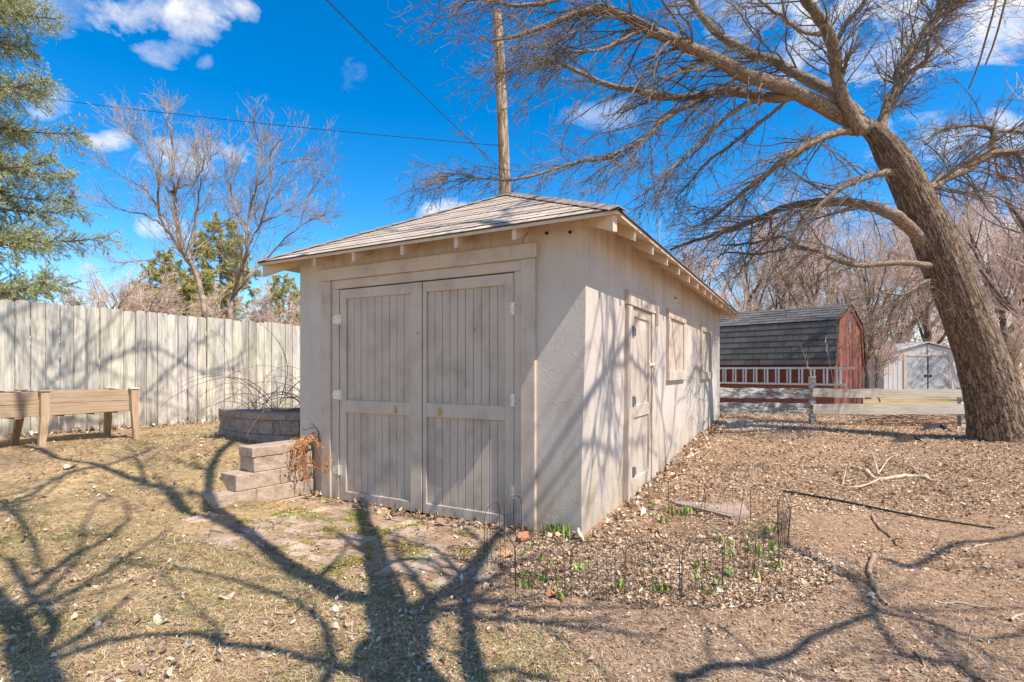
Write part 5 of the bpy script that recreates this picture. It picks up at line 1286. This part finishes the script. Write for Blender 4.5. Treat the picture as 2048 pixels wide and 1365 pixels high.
HL([(1880, 560, 8.5), (1854, 560, 8.4), (1827, 580, 8.3), (1800, 590, 8.3), (1760, 588, 8.2), (1700, 600, 8.2)], 7, 2.5)
HL([(1330, -70, 7.2), (1200, -30, 7.1), (1106, 2, 7.0), (1040, 12, 6.9), (990, 5, 6.8), (940, 2, 6.7), (900, 30, 6.7)], 12, 3)
HL([(1640, 70, 7.7), (1600, 60, 7.5), (1560, 30, 7.4), (1530, 10, 7.3), (1500, -20, 7.2)], 9, 4)
HL([(1295, 58, 7.2), (1260, 70, 7.1), (1215, 96, 7.0), (1175, 104, 6.9), (1130, 108, 6.9), (1060, 120, 6.8)], 9, 3)
HL([(1432, 185, 8.2), (1390, 205, 8.0), (1350, 225, 7.8), (1310, 258, 7.6), (1270, 290, 7.5), (1200, 318, 7.4), (1140, 330, 7.3), (1060, 352, 7.2), (1000, 360, 7.2), (930, 352, 7.1), (880, 345, 7.1)], 12, 2.5)
HL([(1530, 200, 8.1), (1480, 215, 7.9), (1440, 245, 7.8), (1400, 285, 7.6), (1350, 330, 7.5), (1310, 370, 7.4), (1270, 400, 7.3)], 11, 3)
HL([(1585, 190, 8.0), (1545, 225, 8.2), (1500, 262, 8.3), (1450, 300, 8.4), (1400, 340, 8.5), (1350, 400, 8.6)], 10, 3)
# crown: sweeping shoots that hang down to the left, then side twigs, then spurs
g = np.random.default_rng(77)
K0 = 24
HP = np.stack([resample(Q, K0) for Q, rr in hl]); HR = np.stack([np.interp(np.linspace(0, 1, K0), np.linspace(0, 1, len(rr)), rr) for Q, rr in hl])
left = [0, 1, 2, 8, 9, 10, 11, 12, 17, 18, 19, 20, 21, 22]; upl = [3, 4, 5, 6, 7]; rt_ = [13, 14, 15, 16]
a1, b1 = grow(HP[left], HR[left], 430, (.7, 2.2), (12, 60), .32, .018, .006, (-.42, -.05, -.50), .15, 10, .22, g=g, side=(-.35, 0, -.35))
a2, b2 = grow(HP[upl], HR[upl], 190, (.6, 1.6), (20, 55), .32, .015, .005, (0, 0, .3), .10, 8, .15, g=g)
a3, b3 = grow(HP[rt_], HR[rt_], 110, (.7, 1.8), (20, 60), .30, .015, .005, (.1, 0, -.4), .12, 8, .1, g=g)
A = np.vstack([a1]); 
def clear(P, Rr):
    # nothing grows through the garage: drop shoots that would touch it
    lx, ly = toloc(P[..., 0], P[..., 1]); zr = 2.45 + .5 * np.clip(np.minimum(np.minimum(.36 - lx, lx + 3.75), np.minimum(ly + .27, 8.17 - ly)), 0, 2.05)
    hit = ((lx < .5) & (lx > -3.9) & (ly > -.4) & (ly < 8.3) & (P[..., 2] < zr + .1)).any(1); return P[~hit], Rr[~hit]
a1, b1 = clear(a1, b1)
c1, d1 = grow(a1, b1, 2300, (.2, .85), (20, 65), .55, .009, .0042, (-.15, 0, -.15), .20, 7, .12, g=g)
c2, d2_ = grow(a2, b2, 1300, (.25, .8), (20, 60), .55, .009, .0042, (0, 0, .1), .2, 7, .12, g=g)
c3, d3 = grow(a3, b3, 1000, (.25, .8), (20, 65), .55, .009, .0042, (0, 0, -.1), .2, 7, .12, g=g)
c1, d1 = clear(c1, d1)
e1, f1 = grow(c1, d1, 8000, (.05, .28), (25, 75), .6, .005, .0032, (0, 0, .1), .24, 5, .08, g=g)
e2, f2 = grow(np.vstack([c2, c3]), np.vstack([d2_, d3]), 6500, (.05, .28), (25, 75), .6, .005, .0032, (0, 0, .1), .24, 5, .08, g=g)
e3, f3 = grow(HP, HR, 1500, (.06, .45), (35, 85), .25, .005, .0034, (0, 0, .3), .2, 5, .1, g=g)
e4, f4 = grow(a1, b1, 5200, (.04, .22), (35, 80), .5, .0045, .0032, (0, 0, .2), .2, 4, .1, g=g)
e1, f1 = clear(e1, f1); e4, f4 = clear(e4, f4)
tubes_obj('crown', [(a1 - HO, b1, 4), (a2 - HO, b2, 4), (a3 - HO, b3, 4), (c1 - HO, d1, 3), (c2 - HO, d2_, 3), (c3 - HO, d3, 3), (e1 - HO, f1, 3), (e2 - HO, f2, 3), (e3 - HO, f3, 3), (e4 - HO, f4, 3)], TWIG, ht)

# the tree beside the photographer whose branches shade the foreground
SB0 = np.array([2.7, -1.5, gz1(2.7, -1.5)])
sh = empty('overhanging_tree', tuple(SB0), 0, 'bare tree behind the photographer, out of frame, that throws the branch shadows over the yard', 'tree')
kx, ky = SUN[0] / SUN[2], SUN[1] / SUN[2]
def SP(px, py, h):
    p = G(px, py); return np.array([p[0] + kx * h, p[1] + ky * h, p[2] + h])
sl = []
def SLm(pts, r0, r1, pre=()):
    P = list(pre) + [SP(*p) for p in pts]; Q, rr = limb_obj(sh, SB0, P, r0, r1, BARK_L, wob=.01, sides=10); sl.append((Q, rr)); return Q
T1 = SLm([(812, 1365, 4.1), (796, 1290, 4.4), (780, 1220, 4.8)], .20, .135, pre=[SB0 + (0, 0, -.1), SB0 + (-.05, .1, 1.2), SB0 + (-.25, .6, 2.6)])
SLm([(780, 1220, 4.8), (768, 1170, 5.1), (750, 1115, 5.5), (738, 1060, 6.0), (722, 1010, 6.6), (705, 975, 7.3)], .12, .05)
SLm([(785, 1235, 4.7), (740, 1205, 5.0), (670, 1185, 5.3), (600, 1148, 5.6), (520, 1085, 6.0), (440, 1022, 6.4), (413, 985, 6.7), (425, 930, 7.1), (470, 880, 7.6)], .085, .04)
SLm([(520, 1085, 6.0), (440, 1045, 6.3), (360, 1000, 6.6), (290, 965, 6.9), (200, 932, 7.3), (100, 908, 7.7), (0, 890, 8.1)], .055, .03)
SLm([(200, 932, 7.3), (130, 965, 7.3), (60, 990, 7.4), (0, 1015, 7.4), (-80, 1040, 7.5)], .032, .02)
SLm([(215, 930, 7.3), (290, 905, 7.7), (330, 890, 8.1)], .022, .014)
SLm([(955, 1365, 4.2), (940, 1300, 4.5), (932, 1240, 4.8), (935, 1190, 5.1), (950, 1140, 5.5), (985, 1080, 6.1), (1040, 1000, 6.9)], .065, .028, pre=[SB0 + (-.25, .6, 2.6), SB0 + (-.35, .9, 3.2)])
SLm([(805, 1245, 4.7), (850, 1210, 5.0), (905, 1178, 5.3), (945, 1140, 5.6), (975, 1090, 6.2)], .07, .05)
SLm([(832, 1262, 4.6), (880, 1222, 4.9), (935, 1205, 5.2)], .030, .022)
SLm([(765, 1130, 5.4), (830, 1120, 5.7), (900, 1140, 5.6)], .03, .02)
SLm([(60, 1420, 4.6), (55, 1340, 5.0), (40, 1260, 5.4), (0, 1195, 5.8), (-60, 1140, 6.2)], .075, .045)
SLm([(140, 1420, 4.7), (90, 1320, 5.1), (105, 1250, 5.4), (60, 1180, 5.8), (20, 1120, 6.2)], .04, .025)
SLm([(60, 1180, 5.8), (120, 1130, 6.1), (210, 1080, 6.4), (260, 1040, 6.8)], .03, .018)
SLm([(0, 1000, 7.2), (60, 1080, 6.8), (90, 1150, 6.5)], .03, .018)
SLm([(600, 1420, 4.4), (660, 1330, 4.8), (640, 1250, 5.2), (560, 1190, 5.6), (420, 1150, 6.0), (260, 1130, 6.4)], .028, .015)
SLm([(760, 1365, 4.3), (690, 1340, 4.6), (581, 1310, 4.9), (444, 1290, 5.2), (393, 1269, 5.4), (240, 1276, 5.7), (60, 1330, 5.9)], .035, .02)
SLm([(1380, 1420, 4.0), (1400, 1352, 4.3), (1536, 1322, 4.4), (1638, 1268, 4.6), (1707, 1241, 4.8), (1741, 1220, 5.0), (1707, 1160, 5.4), (1621, 1121, 5.8), (1540, 1080, 6.2)], .032, .012, pre=[SB0 + (-.25, .6, 2.6)])
SLm([(1741, 1220, 5.0), (1843, 1241, 5.0), (1979, 1278, 5.0), (2080, 1250, 5.2)], .022, .014)
SLm([(1761, 1118, 5.8), (1826, 1135, 5.7), (1911, 1090, 6.0), (1996, 1080, 6.2), (2080, 1060, 6.4)], .03, .02)
SLm([(1976, 1380, 4.3), (1900, 1330, 4.6), (1800, 1305, 4.8), (1741, 1220, 5.0)], .022, .018)
SLm([(1040, 1000, 6.9), (1120, 960, 7.5), (1240, 930, 8.2), (1400, 930, 8.8), (1700, 940, 9.4)], .022, .012)
SLm([(1100, 1365, 4.4), (1020, 1340, 4.6), (960, 1350, 4.4)], .02, .02)
# limbs whose shadows rake the front wall, door and roof
SLm([(1040, 1000, 6.9), (1060, 960, 8.2), (1080, 930, 9.6), (1050, 900, 10.8)], .026, .014)
SLm([(985, 1080, 6.1), (1060, 1050, 7.2), (1150, 1010, 8.4), (1230, 960, 9.6)], .026, .012)
SLm([(705, 975, 7.3), (660, 940, 8.2), (640, 900, 9.2), (600, 880, 10.2)], .03, .015)
FK = SB0 + (-.25, .6, 2.6)
def SV(p, h): return np.array([p[0] + kx * h, p[1] + ky * h, p[2] + h])
def SWp(t, z, h): return SV((C0[0] + D2[0] * t, C0[1] + D2[1] * t, z), h)
def SFp(Y, z, h): return SV((.5479 * Y - AF, Y, z), h)
def raw(P, r0, r1):
    Q, rr = limb_obj(sh, SB0, P, r0, r1, BARK_L, wob=.012, sides=8); sl.append((Q, rr)); return Q
gq = np.random.default_rng(12)
RP = SP(1050, 900, 10.8)
def RFp(t, lx, h):   # over the garage roof
    b_ = C0 + D2 * t - D1 * (lx); return SV((b_[0], b_[1], 2.6 + .5 * (.36 - lx)), h)
for (t0, pts_) in ((.7, ((.6, 2.5, 6.4), (.75, 1.8, 5.8), (.7, 1.1, 5.4), (.5, .3, 5.1))), (.5, ((.35, 2.3, 6.2), (.45, 1.5, 5.7), (.3, .9, 5.4), (.15, .3, 5.0))), (1.6, ((1.4, 2.6, 6.3), (1.1, 1.9, 5.9), (1.15, 1.0, 5.3), (.95, .3, 5.0))),
                 (2.6, ((2.7, 2.6, 6.2), (2.3, 1.8, 5.7), (2.05, 1.0, 5.2), (1.9, .2, 4.8))), (3.3, ((3.5, 2.6, 6.2), (3.2, 1.9, 5.6), (3.5, 1.1, 5.1), (3.2, .3, 4.7))), (4.2, ((4.6, 2.6, 6.0), (4.9, 1.8, 5.5), (4.6, 1.0, 5.0), (4.8, .3, 4.7))),
                 (5.4, ((5.9, 2.6, 6.0), (6.2, 1.9, 5.6), (5.7, 1.0, 5.1), (5.9, .4, 4.8)))):
    raw([RP, (RP + RFp(t0, -.9, 7.6)) / 2 + (0, 0, .2), RFp(t0, -.9, 7.6), RFp(t0 + .1, -.1, 7.0)] + [SWp(*q_) for q_ in pts_], .030, .010)
Lq = SP(0, 890, 8.1)
for (a_, b_, c_) in (((7.2, 1.0, 7.0), (7.7, 1.7, 6.6), (8.1, 2.3, 6.4)), ((7.9, .6, 6.8), (8.6, 1.2, 6.4), (9.1, 2.0, 6.2)), ((8.4, 1.7, 7.0), (9.2, 1.3, 6.6), (10.0, 1.8, 6.6)), ((6.8, 2.0, 7.2), (7.3, 1.2, 7.2), (7.6, .6, 7.3))):
    raw([Lq, (Lq + SFp(*a_)) / 2 + (0, 0, .5), SFp(*a_), SFp(*b_), SFp(*c_)], .022, .008)
HP = np.stack([resample(Q, K0) for Q, rr in sl[1:]]); HR = np.stack([np.interp(np.linspace(0, 1, K0), np.linspace(0, 1, len(rr)), rr) for Q, rr in sl[1:]])
a1, b1 = grow(HP, HR, 270, (.6, 2.1), (20, 60), .6, .032, .014, (0, 0, .3), .1, 7, .2, g=g)
c1, d1 = grow(a1, b1, 1100, (.25, .9), (20, 60), .6, .016, .008, (0, 0, .1), .12, 5, .1, g=g)
c2, d2_ = grow(c1, d1, 1800, (.1, .35), (20, 60), .6, .005, .003, (0, 0, .1), .12, 4, .1, g=g)
bts = []
for (P, Rr, sd_) in ((a1, b1, 4), (c1, d1, 3), (c2, d2_, 3)):
    k = ~infrustum(P, 1.05); bts.append((P[k] - SB0, Rr[k], sd_))
tubes_obj('crown', bts, TWIG, sh)
#@@BACKTREES
# bare birches behind the fence, left
def traced_tree(name, label, cat, stems, Y, ntw, seed, mat, tmat, group=None, L=(.8, 2.2), bias=(0, 0, .5), w=1.0):
    g = np.random.default_rng(seed); b = U(stems[0][0][0], HY, Y); o = np.array([b[0], Y, .35]); rt = empty(name, tuple(o), 0, label, cat, group)
    lst = []
    for (i, s) in enumerate(stems):
        pts = [U(p[0], p[1], Y + (p[2] if len(p) > 2 else g.normal() * .35)) for p in s[:-2]]; n = max(10, 4 * len(pts)); Q = resample(pts, n); Q[1:] += g.normal(size=(n - 1, 3)) * .015; rr = s[-1] * .8 + (s[-2] * .52 - s[-1] * .8) * np.linspace(1, 0, n) ** 1.3; lst.append((Q, rr))
    tubes_obj('trunk', [((lst[0][0] - o)[None], lst[0][1][None], 10)], mat, rt, True)
    for Q, rr in lst[1:]: tubes_obj('limb', [((Q - o)[None], rr[None], 8)], mat, rt, True)
    HP = np.stack([resample(Q, 20) for Q, rr in lst]); HR = np.stack([np.interp(np.linspace(0, 1, 20), np.linspace(0, 1, len(rr)), rr) for Q, rr in lst])
    a, b_ = grow(HP, HR, ntw, L, (18, 45), .4, .016, .007, bias, .09, 8, .25, g=g)
    c, d = grow(a, b_, ntw * 5, (.35, 1.0), (20, 50), .6, .009, .005, (0, 0, .3), .12, 5, .1, g=g)
    e, f = grow(c, d, ntw * 14, (.12, .45), (25, 60), .6, .006, .0042, (0, 0, .25), .14, 4, .1, g=g)
    tubes_obj('crown', [(a - o, b_, 4), (c - o, d, 3), (e - o, f, 3)], tmat, rt)
    return rt
traced_tree('birch_tree', 'taller bare brown-barked birch with three stems behind the fence, left of its neighbour', 'tree', [
    [(415, 680), (410, 631), (393, 549), (369, 511), (354, 452), (351, 411), (346, 359), (346, 300), (338, 250), (332, 205), .17, .02],
    [(369, 511), (345, 475), (328, 452), (316, 417), (313, 344), (293, 300), (260, 268), (228, 238), .10, .014],
    [(378, 520), (390, 446), (398, 388), (400, 350), (385, 300), .07, .014],
    [(343, 385), (368, 372), (395, 359), (410, 315), (418, 262), .08, .014],
    [(328, 452), (290, 430), (240, 420), (205, 395), .06, .012], [(390, 500), (420, 475), (460, 440), (480, 425), .05, .012],
    [(375, 560), (340, 530), (290, 520), (240, 530), .05, .012], [(316, 417), (290, 380), (240, 350), (205, 330), .05, .012]], 16, 190, 3, BARK_T, TWIG_B, 'birches behind the fence')
traced_tree('birch_tree', 'shorter bare birch behind the fence, nearer the garage roof end', 'tree', [
    [(455, 690), (462, 620), (469, 581), (480, 549), (495, 490), (498, 432), (513, 373), (516, 300), (505, 235), .16, .015],
    [(497, 490), (507, 470), (521, 446), (542, 373), (540, 310), (565, 280), .08, .014], [(471, 590), (495, 555), (530, 520), (580, 470), (620, 440), (650, 430), .08, .014],
    [(521, 446), (560, 430), (610, 400), (645, 350), .06, .012], [(495, 470), (470, 420), (460, 360), (480, 290), .06, .012], [(513, 373), (560, 330), (600, 320), (635, 320), .05, .012]], 16.5, 160, 4, BARK_T, TWIG_B, 'birches behind the fence')

def bare_tree(name, h, seed, spread=.45, dens=1.0, mat=TWIG_P, tmat=TRUNK_F, lean=(0, 0), forks=5, rb=None):
    g = np.random.default_rng(seed); rt = empty(name, (0, 0, 0)); rb = rb or h * .018
    n = 14; P = np.zeros((1, n, 3)); P[0, :, 2] = np.linspace(-.3, h * .75, n); P[0, :, 0] = np.cumsum(g.normal(size=n) * .02 * h) + np.linspace(0, lean[0] * h, n); P[0, :, 1] = np.cumsum(g.normal(size=n) * .02 * h); P[0, 0, :2] = 0
    Rr = (rb * np.linspace(1, .25, n))[None]
    tubes_obj('trunk', [(P, Rr, 9)], tmat, rt, True)
    a, b = grow(P, Rr, 10 + forks, (h * .35, h * .6), (18, 55), .6, 1, .02, (0, 0, .9), .07, 9, .22, .95, .4, g=g)
    tubes_obj('limbs', [(a, b, 6)], tmat, rt, True)
    c, d = grow(a, b, int(110 * dens), (h * .12, h * .28), (20, 55), .5, .03, .011, (0, 0, .4), .1, 6, .12, g=g)
    e, f = grow(c, d, int(650 * dens), (h * .05, h * .13), (20, 60), .6, .013, .009, (0, 0, .2), .13, 5, .08, g=g)
    k, l = grow(e, f, int(2000 * dens), (h * .02, h * .06), (20, 65), .6, .010, .0075, (0, 0, .15), .14, 4, .05, g=g)
    tubes_obj('crown', [(c, d, 4), (e, f, 3), (k, l, 3)], mat, rt)
    return rt
def copy_tree(o, loc, rz, s, label, group):
    c = o.copy(); COL.objects.link(c); c.location = loc; c.rotation_euler = (0, 0, rz); c.scale = (s, s, s); tag(c, label, 'tree', group)
    for ch in list(o.children): d = ch.copy(); COL.objects.link(d); d.parent = c
    return c
tA = bare_tree('bare_tree', 11, 31, dens=1.1); tB = bare_tree('bare_tree', 12, 32, dens=1.2, lean=(.12, 0)); tC = bare_tree('bare_tree', 9, 33, dens=1.3)
tD = bare_tree('bare_tree', 6, 34, dens=1.4, rb=.06)
GRP = 'bare trees beyond the far fence'
def put(o, px, Y, rz, s, label, first=False):
    loc = ((px - CX) / F * Y, Y, .2)
    if first: o.location = loc; o.rotation_euler = (0, 0, rz); o.scale = (s, s, s); tag(o, label, 'tree', GRP); return o
    return copy_tree(o, loc, rz, s, label, GRP)
tE = bare_tree('bare_tree', 13, 37, dens=1.5, rb=.26, lean=(-.05, 0)); tE.location = (14.2, 12.2, .1); tE.rotation_euler = (0, 0, 2.3)
tag(tE, 'bare tree standing just out of frame at the right whose twigs reach into the picture', 'tree')
used = set()
spots = [(tA, 1470, 30, .3, .9, 'bare tree showing above the left end of the red shed roof'), (tB, 1560, 27, 1.2, .85, 'bare tree rising behind the middle of the red shed roof'), (tC, 1640, 24, 2.2, .95, 'bare tree behind the right part of the red shed roof'),
         (tB, 1700, 33, 3.1, 1.0, 'tall bare tree directly behind the red shed peak'), (tA, 1765, 26, 4.2, .8, 'bare tree with dark trunk between red shed and white shed'), (tC, 1735, 21, 5.0, .75, 'small leaning bare tree just right of the red shed'),
         (tB, 1835, 29, .7, .95, 'dark trunked bare tree behind the white shed roof, left of its peak'), (tA, 1870, 32, 2.9, 1.05, 'bare tree behind the white shed, right of its peak'), (tC, 1930, 27, 1.8, 1.15, 'bare tree half hidden by the leaning trunk'),
         (tB, 1990, 25, 5.5, .85, 'bare tree just right of the leaning trunk'), (tA, 2040, 23, 3.6, .85, 'bare tree at the right picture edge, nearest of the far row'), (tB, 2110, 20, 2.0, .8, 'bare tree whose branches enter at the right picture edge'),
         (tC, 1400, 34, 3.9, 1.2, 'bare tree behind the rear of the garage roof'), (tA, 1520, 42, 5.1, 1.2, 'distant bare tree seen left of the shed roof middle'), (tB, 1610, 44, 4.4, 1.15, 'distant bare tree above the shed ridge'), (tC, 1800, 40, .9, 1.5, 'distant bare tree between the two sheds'), (tA, 1960, 45, 1.5, 1.3, 'distant bare tree behind the leaning trunk')]
for o, px, Y, rz, s, lab in spots:
    put(o, px, Y, rz, s, lab, first=(o.name not in used)); used.add(o.name)
spots2 = [(tD, 1450, 20, .2, .75, 'low bare bush behind the left part of the red shed'), (tD, 1750, 19, 1.4, .55, 'low bare bush in the gap right of the red shed'), (tD, 2030, 19, 2.5, .6, 'low bare bush right of the leaning trunk'), (tD, 1690, 22, 3.3, .85, 'twiggy bare bush behind the red shed gable')]
for o, px, Y, rz, s, lab in spots2: put(o, px, Y, rz, s, lab, first=(o.name not in used)); used.add(o.name)
# left background bare trees
for (o, px, Y, rz, s, lab) in ((tC, 215, 26, 1.0, .72, 'pinkish bare tree left of the birches, behind the spruce tips'), (tC, 150, 28, 2.6, .7, 'faint bare tree just right of the spruce'), (tD, 320, 21, 3.7, .85, 'twiggy bare shrub below the taller birch'), (tD, 440, 20, 5.0, .75, 'tangled bare shrub between the birches'), (tD, 545, 19, .5, .72, 'bare shrub behind the fence next to the garage'), (tD, 250, 22, 4.4, .9, 'bare shrub above the fence, left of the pines'), (tD, 600, 22, 2.0, .7, 'bare shrub hidden partly by the garage left edge')):
    copy_tree(o, ((px - CX) / F * Y, Y, .2), rz, s, lab, 'bare trees behind the privacy fence')
# far wood that closes the horizon
g = np.random.default_rng(9); n = 520
def farwood(name, x0, x1, y0, y1, h, n, mat):
    X = g.uniform(x0, x1, n); Y = g.uniform(y0, y1, n); hh = g.uniform(.6, 1.1, n) * h; K = 6
    P = np.empty((n, K, 3)); P[:, 0] = np.column_stack([X, Y, np.full(n, 0)]); d = np.column_stack([g.normal(size=n) * .12, g.normal(size=n) * .12, np.ones(n)])
    for k in range(1, K): d = d + g.normal(size=(n, 3)) * .08; P[:, k] = P[:, k - 1] + d * (hh / (K - 1))[:, None]
    Rr = np.full((n, K), .12) * np.linspace(1, .2, K)
    a, b = grow(P, Rr, n * 9, (h * .2, h * .45), (20, 60), .5, .06, .03, (0, 0, .5), .1, 5, .1, g=g)
    c, d_ = grow(a, b, n * 45, (h * .06, h * .16), (20, 65), .6, .03, .02, (0, 0, .2), .13, 4, .05, g=g)
    o = tubes_obj(name, [(P, Rr, 5), (a, b, 3), (c, d_, 3)], mat); tag(o, kind='stuff')
farwood('distant_woods', 14, 75, 48, 75, 9, 210, TWIG_P); farwood('distant_thicket', -60, -8, 42, 62, 5.0, 200, TWIG_P)
farwood('distant_brush', 8, 30, 27, 36, 3.0, 150, TWIG_P)
# ------------------------------------------------------------------ conifers
def conifer(name, h, r, seed, label, cols, nb=70, droop=.35, z0=.1, start=.0, needle=.05, nn_=26, openness=0, taper=1.0, group=None, pern_=(24, 20), WN=.14):
    g = np.random.default_rng(seed); rt = empty(name, (0, 0, 0), 0, label, 'tree', group); K = 8
    tubes_obj('trunk', [(np.array([[(0, 0, -.3), (0.02, 0, h * .3), (0, .03, h * .6), (0, 0, h)]]), np.array([[h * .016, h * .012, h * .008, .01]]), 8)], CONE, rt, True)
    u = (np.arange(nb) + g.random(nb)) / nb; zz = h * (z0 + (1 - z0) * u); ln = r * (1 - u) ** taper * g.uniform(.72, 1.12, nb) + .15; az = np.arange(nb) * 2.399 + g.normal(size=nb) * .3
    P = np.empty((nb, K, 3)); P[:, 0] = np.column_stack([np.zeros(nb), np.zeros(nb), zz]); d = np.column_stack([np.cos(az), np.sin(az), np.full(nb, .25 - .0)])
    for k in range(1, K):
        dz = -droop * (1.6 - 2.6 * k / K) ; d2 = d.copy(); d2[:, 2] = .12 + dz * (1 - u * .7); P[:, k] = P[:, k - 1] + d2 * (ln / (K - 1))[:, None]
    Rr = np.linspace(.03, .008, K)[None] * np.ones((nb, 1)) * (h / 10)
    # flat side branchlets
    n2 = int(nb * nn_); a, b = grow(P, Rr, n2, (r * .12, r * .30), (35, 65), .4, .012, .006, (0, 0, -.25), .08, 5, .12, g=g, lenfall=.55)
    n3 = n2 * 2; c, d_ = grow(a, b, n3, (r * .05, r * .13), (30, 60), .6, .006, .004, (0, 0, -.2), .08, 4, .1, g=g)
    tubes_obj('branches', [(P, Rr, 4), (a, b, 3)], CONE, rt)
    # needles along all branchlets
    def needles(Pt, per, L):
        T_, Kk, _ = Pt.shape; n = T_ * per; idx = np.repeat(np.arange(T_), per); t = g.random(n) * (Kk - 1); i = np.minimum(t.astype(int), Kk - 2); f = (t - i)[:, None]
        p = Pt[idx, i] * (1 - f) + Pt[idx, i + 1] * f; tn = Pt[idx, i + 1] - Pt[idx, i]; tn /= np.linalg.norm(tn, axis=1, keepdims=True) + 1e-9
        rv = g.normal(size=(n, 3)); rv -= (rv * tn).sum(1, keepdims=True) * tn; rv /= np.linalg.norm(rv, axis=1, keepdims=True) + 1e-9
        dd = tn * .75 + rv * .8; sd_ = np.cross(dd, g.normal(size=(n, 3))); sd_ /= np.linalg.norm(sd_, axis=1, keepdims=True) + 1e-9; l = L * g.uniform(.6, 1.1, n)[:, None]
        return np.stack([p - sd_ * l * WN, p + sd_ * l * WN, p + dd * l], 1)
    V = np.concatenate([needles(a, pern_[0], needle), needles(c, pern_[1], needle), needles(P, 30, needle)]); m_ = len(V)
    cc = np.asarray(cols)[g.integers(0, len(cols), m_)] * g.uniform(.7, 1.3, (m_, 1))
    mesh_np('foliage', V.reshape(-1, 3), [np.arange(m_ * 3).reshape(-1, 3)], NEEDLE, rt, tint=np.repeat(cc, 3, 0))
    return rt
sp_ = conifer('spruce_tree', 17.5, 4.0, 51, 'tall blue-green spruce cut by the left picture edge behind the fence', [(.38, .46, .30), (.48, .54, .36), (.26, .33, .17), (.54, .52, .18), (.46, .40, .15)], nb=105, droop=.32, z0=.06, needle=.075, nn_=78, taper=.8, WN=.09, pern_=(44, 32))
sp_.location = ((-112 - CX) / F * 14, 14, .3)
pnc = [(.46, .46, .15), (.60, .54, .22), (.34, .35, .12), (.64, .52, .24)]
p1 = conifer('pine_tree', 6.0, 1.9, 52, 'olive green pine standing between the two birches', pnc, nb=60, droop=-.10, z0=.2, needle=.15, nn_=16, taper=.6, pern_=(34, 24), WN=.07, group='pines behind the fence'); p1.location = ((440 - CX) / F * 24, 24, .3); p1.scale = (1.3,) * 3
def cp(o, px, Y, rz, s, label):
    c = copy_tree(o, ((px - CX) / F * Y, Y, .3), rz, s, label, 'pines behind the fence'); return c
cp(p1, 330, 25, 1.3, 1.1, 'yellowish pine below the taller birch, left of its neighbour pine'); cp(p1, 385, 27, 2.2, .95, 'low pine just above the fence between shrubs'); cp(p1, 568, 23, 3.0, .85, 'small pine seen between the birch and the garage wall'); cp(p1, 280, 30, 4.0, 1.0, 'far pine behind the pinkish bare tree')
